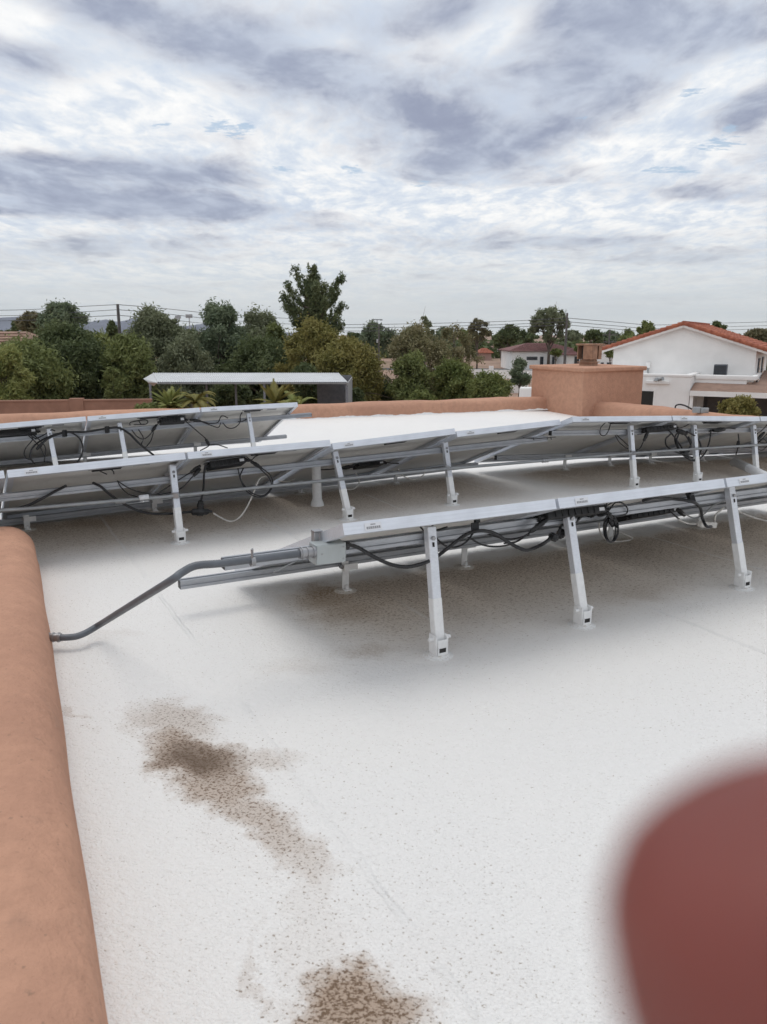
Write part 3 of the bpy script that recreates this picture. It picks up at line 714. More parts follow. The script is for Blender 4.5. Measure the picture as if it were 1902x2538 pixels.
tag(mb.build('cable_connector', m_wcable, loc=a),'white painted T connector hanging left of the right front row leg','connector')
cable(F,'G',[(1430,275),(1480,300),(1540,325),(1600,345),(1680,360),(1800,350)],.0065,'white painted cable crossing behind the right front row leg to the frame edge', t=.5, m=m_wcable)
cable(F,'G',[(600,372),(602,420),(640,475),(720,488),(795,478),(802,462),(740,435),(690,420)],.005,'white painted cable loop lying by the rear foot behind the coil', t=.85, m=m_wcable)
def inverter(row, k, x0, y0, x1, y1, label, t=.09, hh=.03, dp=.12):
    a = row.hit(CP(k, x0, y0), t); b = row.hit(CP(k, x1, y1), t); d = (b-a); Ln = d.length; x = d.normalized()
    y = Vector((*row.n*cT, -sT)); y = (y-x*y.dot(x)).normalized(); z = x.cross(y)
    M = Matrix(((x.x,y.x,z.x,a.x),(x.y,y.y,z.y,a.y),(x.z,y.z,z.z,a.z),(0,0,0,1)))
    o = thing('microinverter', label, 'microinverter', group='black microinverters under the panels', M=M)
    mb = MB(); mb.box(0,Ln,0,dp,-hh,0,None,.004)
    for i in range(7): mb.box(Ln*(.12+.11*i),Ln*(.12+.11*i)+.006,-.004,0,-hh*.9,-.004)
    mb.build('housing', m_black, o, smooth=True)
    mb = MB(); mb.box(-.02,Ln+.02,.02,dp-.02,.001,.006); mb.build('bracket', m_rail, o)
    mb = MB(); mb.box(Ln-.042,Ln-.012,-.0012,-.0005,-hh*.72,-hh*.3); mb.build('label', m_sticker, o)
    mb = MB(); mb.tube([(.012,.03,-hh*.5),(-.03,.02,-hh*.7)], .009, 8); mb.tube([(Ln-.012,.03,-hh*.5),(Ln+.03,.02,-hh*.7)], .009, 8); mb.build('cable_gland', m_black, o, smooth=True)
inverter(F,'G',272,296,640,255,'long black microinverter on the second front row panel with a small white label', t=.05, hh=.035)
inverter(F,'G',800,314,1100,266,'black microinverter low under the second front row panel', t=.62, hh=.03)
# middle row
cable(Mr,'M',[(-250,900),(-100,935),(0,940),(120,932),(240,900),(360,840),(470,780),(545,742)],.009,'thick cable sagging below the middle row at the left frame edge', t=.08)
cable(Mr,'M',[(765,718),(830,750),(900,810),(1000,880),(1120,942),(1240,970),(1380,972),(1560,957),(1660,948),(1740,955)],.009,'thick cable drooping to the T plug right of the left middle row leg', t=.09, plugs=[(1575,960,1715,956)])
cable(Mr,'N',[(365,570),(352,650),(348,760),(330,860),(320,940)],.008,'vertical black drop cable ending in a large T plug', t=.08, plugs=[(325,862,320,945),(250,952,395,955)])
cable(Mr,'N',[(430,970),(500,1010),(570,1035),(640,1005),(700,925),(755,810),(795,705),(830,670),(870,665)],.0065,'white painted cable sweeping up from the T plug of the middle row', t=.2, m=m_wcable)
cable(Mr,'M',[(965,700),(1000,760),(1060,810),(1140,835)],.004,'thin cable curving down left of the left middle row leg', t=.11)
cable(Mr,'M',[(968,704),(1080,770),(1250,812),(1400,798),(1500,755),(1590,660),(1640,600)],.0045,'thin double plugged cable swinging past the left middle row leg', t=.07, plugs=[(1590,665,1650,600)])
cable(Mr,'M',[(1280,818),(1400,740),(1500,675),(1565,635),(1640,590)],.0045,'thin straight cable rising to the middle row microinverter', t=.08, plugs=[(1565,636,1650,575)])
cable(Mr,'N',[(690,515),(735,540),(830,600),(900,660),(915,740),(870,815),(790,835),(705,790),(655,700),(630,600)],.0048,'round black cable loop hanging in the middle row', t=.07, plugs=[(735,540,828,600)],
      more=[[(800,590),(880,670),(905,730),(880,795),(820,825),(750,805),(690,750),(650,670),(675,598)]])
cable(Mr,'N',[(700,505),(740,530),(770,505),(800,490)],.004,'little lead beside the middle row microinverter', t=.12)
cable(Mr,'M',[(800,612),(840,630),(880,648)],.004,'little lead under the junction box of the middle row panel at left', t=.10, more=[[(905,605),(930,620),(938,645)]])
inverter(Mr,'N',400,540,690,500,'black microinverter beside the round cable loop of the middle row', t=.07, hh=.04)
inverter(Mr,'Q',270,505,460,485,'black microinverter low behind the middle row vent pipe', t=.66, hh=.03)
cable(Mr,'Q',[(-60,560),(0,555),(80,550),(150,540),(230,530),(275,512)],.0055,'thick plugged cable running low behind the second middle row leg', t=.6, plugs=[(140,545,230,528)])
cable(Mr,'Q',[(455,490),(500,505),(570,508)],.0055,'short lead right of the low middle row microinverter', t=.62)
cable(Mr,'Q',[(165,700),(225,702),(265,670),(272,630),(245,575)],.005,'white painted cable arc behind the second middle row leg', t=.6, m=m_wcable)
cable(Mr,'Q',[(565,550),(600,600),(680,630),(735,610),(765,575),(765,535)],.005,'white painted cable arc left of the third middle row leg', t=.6, m=m_wcable)
cable(Mr,'N',[(960,700),(1030,710),(1100,690)],.005,'white painted cable behind the vent pipe foot', t=.85, m=m_wcable)
# right array
cable(Rr,'R',[(555,185),(522,220),(518,262),(545,275),(570,250),(590,192)],.0045,'small cable loop at the left end of the right array', t=.08)
cable(Rr,'R',[(620,272),(650,322),(708,366)],.0045,'cable pair running down to the left leg of the right array', t=.10, more=[[(630,270),(680,315),(710,345)]])
cable(Rr,'R',[(860,232),(845,245),(815,310),(792,358),(760,376)],.0055,'plugged cable dropping right of the left leg of the right array', t=.08, plugs=[(848,242,814,312)])
inverter(Rr,'R',832,215,1040,195,'black microinverter in the middle of the right array', t=.06, hh=.04)
rc = [[(1000,262),(965,300),(975,350),(1040,388),(1105,398),(1137,350),(1110,285),(1070,250)],
      [(1110,246),(1180,290),(1207,360),(1182,430),(1130,438),(1080,402),(1040,345),(1028,285),(1050,252)],
      [(985,235),(1030,290),(1070,350),(1100,390),(1140,330),(1120,280)],
      [(1060,250),(1040,310),(1060,370),(1105,408),(1150,425)]]
cable(Rr,'R',[(1275,236),(1262,320),(1230,400),(1170,446),(1110,425),(1085,390)],.008,'big black cable coil hanging in front of the coil leg of the right array', t=.05, plugs=[(1040,238,1110,262),(1085,378,1118,425)], more=rc)
cable(Rr,'R',[(1262,245),(1300,238),(1350,230),(1400,222),(1440,228)],.008,'thick plugged cable on the rail right of the big coil', t=.08, plugs=[(1290,240,1370,230)])
cable(Rr,'R',[(1460,262),(1464,310),(1460,350),(1445,405)],.0065,'vertical plugged cable between coil leg and right leg of the right array', t=.12, plugs=[(1462,310,1458,360)])
cable(Rr,'R',[(1680,180),(1620,240),(1580,272),(1590,312),(1660,325),(1700,300)],.0055,'tangled cable at the right frame edge of the right array', t=.07, plugs=[(1640,250,1590,300)], more=[[(1590,300),(1640,300),(1658,340),(1620,375),(1580,350)],[(1690,230),(1630,290),(1590,330)]])
cable(Rr,'R',[(-10,288),(60,296),(140,290),(215,284)],.004,'thin cable tied below the joint between middle row and right array', t=.08, more=[[(62,290),(66,305)],[(180,285),(184,300)]])
cable(Rr,'R',[(1040,225),(1090,215),(1130,190)],.004,'little lead right of the right array microinverter', t=.10)
# back row
cable(Br,'M',[(300,440),(400,352),(540,303),(700,300),(880,272),(970,265),(1060,312),(1150,400),(1265,492)],.011,'thick black cable draped across the back row', t=.06)
cable(Br,'M',[(280,560),(250,500),(270,430),(340,370),(450,322),(540,302),(600,312),(660,360),(682,430),(668,500),(635,548)],.0085,'wide round cable arch in the back row', t=.07)
cable(Br,'M',[(190,272),(270,350),(215,430),(200,480),(215,515),(255,530)],.0055,'black cable tangle at the left leg of the back row', t=.08, plugs=[(250,292,325,300),(300,445,350,395)],
      more=[[(200,300),(280,370),(340,440),(368,500)],[(262,310),(340,380),(376,440),(365,545)],[(455,292),(420,285),(370,320),(300,355)],[(190,280),(240,320),(300,360)]])
cable(Br,'M',[(1070,245),(1075,222),(1140,208),(1200,202),(1217,220),(1190,238),(1100,240)],.005,'small cable curl under the back row junction box', t=.10, more=[[(1140,205),(1160,235),(1190,235)]])
cable(Br,'M',[(1320,215),(1288,245),(1250,302),(1210,345),(1170,358),(1125,335),(1085,285)],.0055,'double plugged cable left of the back row microinverter', t=.08, plugs=[(1290,240,1250,300)], more=[[(1262,305),(1240,375),(1195,425),(1165,400),(1180,350),(1140,280)]])
inverter(Br,'M',1320,180,1520,168,'black microinverter in the middle of the back row', t=.05, hh=.055)
inverter(Br,'M',-140,290,300,262,'black microinverter at the left frame edge of the back row', t=.07, hh=.05)
cable(Br,'N',[(190,202),(280,280),(362,352),(395,408),(320,455)],.006,'black cable falling from the back row microinverter to its T plug', t=.07, plugs=[(366,358,396,412)], more=[[(395,408),(460,405),(545,432)]])
cable(Br,'N',[(190,192),(330,212),(400,230),(465,222),(490,175),(515,170),(548,186)],.0055,'plugged cable right of the back row microinverter', t=.08, plugs=[(235,200,330,212)], more=[[(330,215),(420,250),(470,262),(490,225)]])
cable(Br,'N',[(665,140),(650,170),(645,225),(600,266),(545,265),(505,225)],.0055,'cable arc at the right end of the back row', t=.09, more=[[(725,138),(705,190),(670,212),(630,216)]])
for k_, x_, y_, l_ in [('M',530,292,'clip at the left of the draped thick back row cable'),('M',880,262,'clip at the right of the draped thick back row cable')]:
    a = Br.hit(CP(k_, x_, y_-8), .07); mb = MB(); mb.bar(a, a-Vector((0,0,.06)), .045, .03, ch=.004); tag(mb.build('cable_clip', m_black, loc=a), 'black cable '+l_, 'cable clip', 'black clips holding trunk cables')

# junction box with conduit
a = F.hit(CP('F',205,470), .07); b = F.hit(CP('F',412,448), .07)
jb = thing('junction_box', 'grey steel junction box at the left end of the front row', 'junction box', a)
mb = MB(); d = b-a; up = Vector((0,0,1))
mb.bar(Vector((0,0,-.033)), d+Vector((0,0,-.033)), .062, .075, up=(0,0,1), ch=.002); mb.build('box', m_box, jb)
mb = MB(); mb.bar(Vector((0,0,-.033))+d*.03-Vector((*F.n,0))*.033, d*.97+Vector((0,0,-.033))-Vector((*F.n,0))*.033, .003, .070, up=(0,0,1)); mb.build('cover', m_box, jb)
for f_, z_ in ((.2,-.03),(.9,-.01),(.9,-.055)):
    mb = MB(); mb.tube([d*f_+Vector((0,0,z_))-Vector((*F.n,0))*.034, d*f_+Vector((0,0,z_))-Vector((*F.n,0))*.037], .003, 6); mb.build('screw', m_bolt, jb)
mb = MB(); mb.tube([d*.98+Vector((0,0,-.013)), d*1.2+Vector((0,0,-.017))], .017, 10); mb.build('cable_gland', m_black, jb, smooth=True)
jl = F.hit(CP('F',205,520), .045)
# conduit from parapet to box
pw = [Vector(at(70,1376,.055)), Vector(at(110,1377,.055)), Vector(at(160,1376,.055))]
ctl = [Vector(at(96,1377,.055)), Vector(at(150,1377,.055)), Vector(at(180,1370,.058)), Vector(at(215,1350,.075))]
q0 = F.hit((480*S,1217*S), .03); q1 = F.hit((425*S,1222*S), .03); q2_ = F.hit((395*S,1236*S), .03); q3 = F.hit((370*S,1254*S), .03)
jd = (jl-q0)
pts = ctl+[ctl[-1].lerp(q3, f_) for f_ in (.33,.66)]+[q3, q2_, q1, q0, q0.lerp(jl,.5), jl]
cdo = thing('conduit', 'dark grey metal conduit bending from the parapet up to the junction box', 'conduit', pts[0])
mb = MB(); mb.tube([p_-pts[0] for p_ in spline(pts, 6)], .0135, 14); mb.build('tube', m_conduit, cdo, smooth='all')
def coupling(parent, base, a, d, r):
    mb = MB(); d = d.normalized()
    for s_ in (0,.022,.044): mb.tube([a+d*s_-base, a+d*(s_+.006)-base], r*1.5, 12)
    mb.tube([a+d*(-.006)-base, a+d*.056-base], r*1.28, 12); 
    mb.build('coupling', m_bolt, parent, smooth=True)
coupling(cdo, pts[0], ctl[0]+(ctl[1]-ctl[0])*.12, ctl[1]-ctl[0], .0135)
coupling(cdo, pts[0], jl-(jl-q0).normalized()*.045, jl-q0, .0150)
a = F.hit((546*S,1213*S), .03); mb = MB(); dd = (jl-q0).normalized(); mb.tube([a-dd*.008-pts[0], a+dd*.008-pts[0]], .0165, 12); mb.bar(a-pts[0]+Vector((0,0,.01)), a-pts[0]+Vector((0,0,.045)), .018, .006); mb.build('strap', m_bolt, cdo, smooth=True)
# end clamp on the first panel
a = F.P(-.465, .12, rail_z(.612,.13)+.03); mb = MB(); mb.box(-.016,.004,-.016,.016,-.012,.05, Matrix.Rotation(R(28),4,'Z'),.002); mb.box(-.016,.018,-.016,.016,.045,.052, Matrix.Rotation(R(28),4,'Z'))
o = mb.build('end_clamp', m_bolt, smooth=True); o.location = a; tag(o, 'metal end clamp on the left edge of the first front row panel', 'panel clamp')
cable(F,'F',[(210,560),(150,560),(60,600),(-20,640),(-60,660),(-50,645)],.0025,'thin wire hanging under the conduit left of the junction box', t=.12, m=m_conduit2)
# long conduit behind the middle row and the right array
cpts = [Mr.hit((x_*S, y_*S), t_) for x_, y_, t_ in [(-250,1119,.0),(-120,1113,.0),(60,1099,.02),(240,1083,.02),(349,1074,.03),(520,1057,.03),(697,1039,.03),(940,1015,.03)]]
cp2 = [Rr.hit((x_*S, y_*S), t_) for x_, y_, t_ in [(1367,979,.03),(1500,970,.03),(1630,962,.03),(1760,955,.03)]]
mid_ = [cpts[-1].lerp(cp2[0], f_) for f_ in (.33,.66)]
allp = cpts+mid_+cp2
mb = MB(); mb.tube([p_-allp[0] for p_ in allp], .0115, 10)
c2 = thing('long_conduit', 'thin grey conduit running along the legs of the middle row and right array', 'conduit', allp[0]); mb.build('tube', m_conduit2, c2, smooth='all')
coupling(c2, allp[0], Mr.hit(((980*.3016-8), 980+873*.3016), .03), cpts[4]-cpts[3], .0115)
coupling(c2, allp[0], mid_[0].lerp(mid_[1], .55), mid_[1]-mid_[0], .0115)
mb = MB(); a = Mr.hit(CP('M',1145,842), .02)-allp[0]; b = Mr.hit(CP('M',1222,832), .02)-allp[0]; mb.tube([a,b], .0155, 10); mb.build('label', m_sticker, c2, smooth='all')
for p_ in (Mr.hit((381*S,1071*S), .03), Rr.hit((1367*S,979*S), .03), Mr.hit((966*S,1012*S), .03)):
    mb = MB(); p_ = p_-allp[0]; mb.box(p_.x-.02,p_.x+.02,p_.y-.018,p_.y+.018,p_.z-.014,p_.z+.020,None,.003); mb.build('strap', m_bolt, c2, smooth=True)
# thick white pipe at right, vent pipe
m_pvc = mat('white_pvc', (.70,.71,.73), .4, vary=.05)
m_pvcg = mat('dusty_pvc', (.42,.42,.42), .5, vary=.08)
a = Vector(at(1585,996,.05)); b = Vector(at(1700,1050,.05)); e_ = b+(b-a)*.6
wp = thing('white_pipe', 'thick white pipe with grey end lying under the right array', 'pipe', a)
mb = MB(); mb.tube([(a.lerp(b,.32))-a, e_-a], .038, 18); mb.build('tube', m_pvc, wp, smooth=True)
mb = MB(); mb.tube([Vector((0,0,-.02)), a.lerp(b,.04)-a, a.lerp(b,.33)-a], [.036,.041,.041], 18); mb.build('elbow', m_pvcg, wp, smooth=True)

vp = at(686,1092); mb = MB(); k = .5
mb.tube([(0,0,0),(0,0,.03),(0,0,.05),(-.004,0,.37)], [.052,.045,.036,.0335], 20); mb.tube([(-.004,0,.37),(-.004,0,.371)], [.0335,.020], 20)
o = mb.build('vent_pipe', m_wpaint, smooth=True); o.location = vp; tag(o, 'white coated plumbing vent pipe standing behind the middle row', 'vent pipe')
# little things on the right parapet
for (x, y, l_) in [(1465,878,'curl of black cable lying over the right parapet')]:
    pts = [Vector(bg(px_, py_, 11.0)) for px_, py_ in ((1459,882),(1461,876),(1470,874),(1482,877),(1495,884))]
    mb = MB(); mb.tube(spline(pts, 6), .011, 8); tag(mb.build('cable', m_cable, loc=pts[0], smooth='all'), l_, 'cable')
a = bg(1505, 884, 10.8); mb = MB(); mb.box(-.05,.05,-.03,.03,-.05,.03,None,.006); mb.box(.055,.16,-.03,.03,-.05,.02,None,.004)
o = mb.build('box_fitting', m_conduit2, smooth=True); o.location = a; o.rotation_euler = (0,0,R(-10)); tag(o, 'small grey electrical fitting beyond the right parapet', 'electrical fitting')

# ================================================================== NEIGHBOURHOOD
m_white = mat('white_house_paint', (.87,.86,.84), .85, vary=.05, vscale=.8, bump=.25, bscale=12, spec=.15)
def tile_fn(cA, cB):
    def f(T, P, c, p):
        n = T.noise(P, 3.2, 4, .7); c = T.mix(T.ss(n, .4, .62), c, col(*cB)); return c
    return f
m_tile = mat('red_clay_tile', (.40,.135,.075), .75, vary=.2, vscale=2, fn=tile_fn(0,(.29,.085,.05)))
m_tile2 = mat('maroon_roof_tile', (.22,.105,.10), .85, vary=.15, vscale=1, fn=tile_fn(0,(.17,.085,.08)))
m_tile3 = mat('tan_roof_tile', (.33,.21,.155), .85, vary=.15, vscale=1, fn=tile_fn(0,(.24,.15,.11)))
m_glass = mat('window_glass', (.035,.04,.045), .12, spec=.7)
m_ac = mat('air_conditioner_grey', (.075,.085,.10), .5, vary=.1, vscale=8)
m_patio = mat('patio_shingle', (.26,.17,.13), .9, vary=.15, vscale=2)
m_blockwall = mat('brown_block_wall', (.31,.17,.12), .92, vary=.12, vscale=1.5, bump=.3, bscale=8)
# white two storey house, frame: origin at near right gable corner, a = along gable to the left, b = depth
WD = 42.0; rc0 = bg(1871/S, 800, WD)[:2]
wa, wb = d2(151), d2(61)
wl = hitx(1524/S, rc0, 151)
wh = thing('white_house', 'two storey white house with red clay tile gable roof', 'house', (rc0[0], rc0[1], GZ), R(-29))
# local axes: +x = opposite of wa (so left is -x), +y = wb
def zof(ysrc, D): return bg(900, ysrc/S, D)[2]-GZ
GW = wl; DEP = 10.5
ez = zof(872, WD)+.15; rz_ = zof(812, WD+GW*.24)+.10
rxm = -GW/2
mb = MB()
vs = [(-GW,0,0),(0,0,0),(0,0,ez),(rxm,0,rz_),(-GW,0,ez),(-GW,DEP,0),(0,DEP,0),(0,DEP,ez),(rxm,DEP,rz_),(-GW,DEP,ez)]
mb.add(vs, [(0,1,2,3,4),(6,5,9,8,7),(1,6,7,2),(5,0,4,9),(2,7,8,3),(4,3,8,9)])
mb.build('wall', m_white, wh)
# tile roof: corrugated slopes with courses
def tiled_slope(mb, p00, p10, p11, p01, ncol, nrow, amp, th=.06):
    """p00-p10 along the eave, p01-p11 along the ridge"""
    p00, p10, p11, p01 = map(Vector, (p00, p10, p11, p01)); nrm = (p10-p00).cross(p01-p00).normalized()
    if nrm.z < 0: nrm = -nrm
    K = ncol*6; vs = []; rows = []
    for r in range(nrow):
        for e in (0, 1):
            v = (r+e)/nrow; row = []
            for i in range(K+1):
                u = i/K; p_ = p00.lerp(p10,u).lerp(p01.lerp(p11,u), v)
                h = amp*abs(math.cos(math.pi*u*ncol))+(.03 if e == 0 else -.01)+.012*math.sin(r*3.3+int(u*ncol)*5.1)
                row.append(len(vs)); vs.append(p_+nrm*(th+h))
            rows.append(row)
    fs = []
    for a_, b_ in zip(rows, rows[1:]):
        for i in range(K): fs.append((a_[i], a_[i+1], b_[i+1], b_[i]))
    k0 = len(vs); vs += [p00, p10, p11, p01]; fs.append((k0, k0+1, k0+2, k0+3))
    bot = rows[0]
    for i in range(K): fs.append((bot[i], bot[i+1], k0+1, k0) if i == 0 else (bot[i], bot[i+1], k0+1))
    for side, c0, c1 in ((0,k0,k0+3),(K,k0+1,k0+2)):
        fs.append(tuple([c0]+[rw[side] for rw in rows]+[c1]))
    mb.add(vs, fs)
ov = .65; fo = .35; sl_ = (rz_-ez)/(GW/2); mb = MB()
tiled_slope(mb, (ov,-fo,ez-sl_*ov+.05), (ov,DEP+fo,ez-sl_*ov+.05), (rxm,DEP+fo,rz_+.05), (rxm,-fo,rz_+.05), 30, 16, .06)
tiled_slope(mb, (-GW-ov,-fo,ez-sl_*ov+.05), (-GW-ov,DEP+fo,ez-sl_*ov+.05), (rxm,DEP+fo,rz_+.05), (rxm,-fo,rz_+.05), 30, 16, .06)
for i in range(26):
    y0 = -fo-.05+(DEP+2*fo)/26*i; mb.tube([(rxm,y0,rz_+.14),(rxm,y0+.46,rz_+.12)], [.13,.10], 8)
for sgn, xe in ((1,ov),(-1,-GW-ov)):
    for i in range(15):
        f0, f1 = i/15, (i+1.12)/15; p0_ = Vector((xe,-fo,ez-sl_*ov+.16)).lerp(Vector((rxm,-fo,rz_+.16)), f0); p1_ = Vector((xe,-fo,ez-sl_*ov+.12)).lerp(Vector((rxm,-fo,rz_+.12)), min(1,f1)); mb.tube([p0_,p1_], [.115,.095], 8)
mb.build('roof', m_tile, wh)
mb = MB()
for xe in (ov,-GW-ov): mb.bar((xe,-fo+.06,ez-sl_*ov-.02),(rxm,-fo+.06,rz_-.02), .07,.13)
mb.bar((ov-.03,-fo+.12,ez-sl_*ov-.02),(ov-.03,DEP+fo,ez-sl_*ov-.02),.06,.13); mb.build('fascia', m_white, wh)
for y_ in (2.0,5.2):
    mb = MB(); mb.box(.0,.06,y_-.1,y_+1.1,ez-1.9,ez-.55); f_ = mb.build('window', m_ac, wh); mb = MB(); mb.box(.062,.075,y_,y_+1.0,ez-1.8,ez-.65); mb.build('pane', m_glass, f_)
# flat roofed lower storey in front of the gable
lz = zof(940, WD-3); lx1 = -2.75; low_front = -3.3; lx0 = -GW-3.0
low_h = thing('single_storey_wing', 'white flat roofed low wing in front of the two storey house', 'house wing', (0,0,0)); low_h.parent = None
low_h.location = (rc0[0], rc0[1], GZ); low_h.rotation_euler = (0,0,R(-29))
mb = MB(); mb.box(lx0,lx1,low_front,-.003,0,lz,None,.0); mb.box(lx1,-.2,-1.9,-.003,2.3,lz-.15)
mb.build('wall', m_white, low_h)
mb = MB(); mb.box(lx0-.02,lx1+.02,low_front-.02,low_front+.28,lz,lz+.16,None,.05); mb.box(lx1-.28,lx1+.02,low_front+.28,-.02,lz,lz+.16,None,.05); mb.box(lx1+.03,.25,-1.95,-1.65,lz-.15,lz+.10,None,.04); mb.box(.0,.25,-1.65,2.5,lz-.15,lz+.10,None,.04)
mb.build('parapet', m_white, low_h, smooth=True)
def lxpx(px, yl):   # local x on the plane y = yl for a source pixel column
    u = ray(px/S, 724); o_ = rc0+wb*yl; d_ = -wa; A = np.array([[d_[0],-u[0]],[d_[1],-u[1]]]); return float(np.linalg.solve(A, -o_)[0])
x_ = lxpx(1610, low_front); mb = MB(); mb.box(x_-.55,x_+.45,low_front-.03,low_front-.002,0,zof(978,WD-3)); dr_ = mb.build('door', m_dark, low_h)
mb = MB(); mb.box(x_+.45,x_+.56,low_front-.05,low_front-.002,0,zof(972,WD-3)); mb.box(x_-.66,x_-.55,low_front-.05,low_front-.002,0,zof(972,WD-3)); mb.build('frame', m_white, dr_)
x_ = lxpx(1640, low_front); z_ = zof(958, WD-3); mb = MB(); mb.box(x_-.6,x_+.6,low_front-.16,low_front-.002,z_,z_+.16,None,.02); mb.build('light_shelf', m_white, low_h)
mb = MB(); mb.tube([(x_-.05,low_front-.1,z_+.16),(x_-.05,low_front-.1,z_+.32)],[.16,.07],10); mb.tube([(x_+.1,low_front-.2,z_+.22),(x_+.3,low_front-.35,z_+.3)],[.07,.1],8); mb.build('floodlight', m_conduit2, low_h, smooth=True)
# AC unit on the wing's roof
x_ = lxpx(1795, -.9); o = thing('air_conditioner', 'dark grey air conditioner unit on the flat roof by the white gable wall', 'air conditioner', (0,0,0))
pp_ = rc0-wa*x_+wb*(-.9); o.location = (pp_[0], pp_[1], GZ+lz-.12); o.rotation_euler = (0,0,R(-29))
mb = MB(); mb.box(-.32,.32,-.3,.3,.05,.74,None,.03); mb.build('cabinet', m_ac, o, smooth=True)
mb = MB()
for i in range(10): mb.box(-.3,.3,-.315,-.302,.12+.058*i,.14+.058*i)
mb.build('grille', m_black, o)
mb = MB(); mb.box(-.35,.35,-.33,.33,0,.05); mb.build('base', m_conduit2, o)
# wiring & meter on gable wall
x_ = lxpx(1613, -.02); z_ = zof(912, WD); pp_ = rc0-wa*x_
o = thing('utility_line', 'small white utility fitting with cable at the left of the gable wall', 'cable fitting', (pp_[0],pp_[1],GZ+z_), R(-29))
mb = MB(); mb.box(-.12,.12,-.2,-.02,-.1,.22,None,.02); mb.build('box', m_white, o, smooth=True)
mb = MB(); mb.tube(spline([(0,-.1,-.1),(.05,-.1,-.5),(.15,-.12,-.9),(.8,-.14,-1.05),(2.4,-.15,-1.12),(4.2,-.15,-1.15),(6.2,-.15,-1.12)],6), .035, 7); mb.build('line', m_conduit2, o, smooth='all')
# patio roof at right with posts
pat = thing('patio_cover', 'brown shingled patio roof right of the white flat roofed wing', 'patio cover', (rc0[0],rc0[1],GZ), R(-29))
pz = zof(955, WD-3); mb = MB()
mb.add([(lx1+.03,-3.4,pz-.36),(10,-3.4,pz-.36),(10,3,pz+.5),(.3,3,pz+.5),(.3,-1.2,pz+.05),(lx1+.03,-1.97,pz-.02)],[(0,1,2,3,4,5)])
mb.add([(lx1+.03,-3.4,pz-.47),(10,-3.4,pz-.47),(10,3,pz+.38),(.3,3,pz+.38),(.3,-1.2,pz-.07),(lx1+.03,-1.97,pz-.14)],[(5,4,3,2,1,0)]); mb.build('roof', m_patio, pat)
mb = MB(); mb.box(lx1+.03,10,-3.47,-3.41,pz-.62,pz-.36); mb.build('fascia', m_white, pat)
for x_ in (lx1+.12, 5.0):
    mb = MB(); mb.box(x_-.08,x_+.08,-3.35,-3.19,0,pz-.5); mb.build('post', m_white, pat)
mb = MB(); mb.box(lx1+.35,lx1+2.0,-.06,-.01,0,2.1); mb.box(lx1+2.9,9.5,-.06,-.01,0,2.25); w_ = mb.build('sliding_door', m_glass, wh)
mb = MB(); mb.box(lx1+2.05,lx1+2.8,-.07,-.01,.1,2.1); mb.build('door', m_sticker, wh)
mb = MB(); mb.box(.02,12,-.02,.1,0,pz-.4); mb.build('patio_wall', m_patio, pat)
# rounded white garden wall seen left of the chimney
pw_ = bg(1146, 850, 30); gw = MB(); gw.box(-.42,.6,-.12,.12,GZ,bg(1146,836,30)[2],None,.09)
o = gw.build('garden_wall', m_white, smooth=True); o.location = (pw_[0],pw_[1],0); tag(o,'rounded white garden wall end seen just left of the chimney','garden wall')
o.data.transform(Matrix.Identity(4))
a = bg(1122, 830, 72); mb = MB(); mb.box(-.8,.8,-.4,.4,0,1.9,None,.04); o = mb.build('utility_cabinet', m_white, smooth=True); o.location = (a[0],a[1],GZ); tag(o,'small white box wall by the slender tree left of the chimney','white wall')

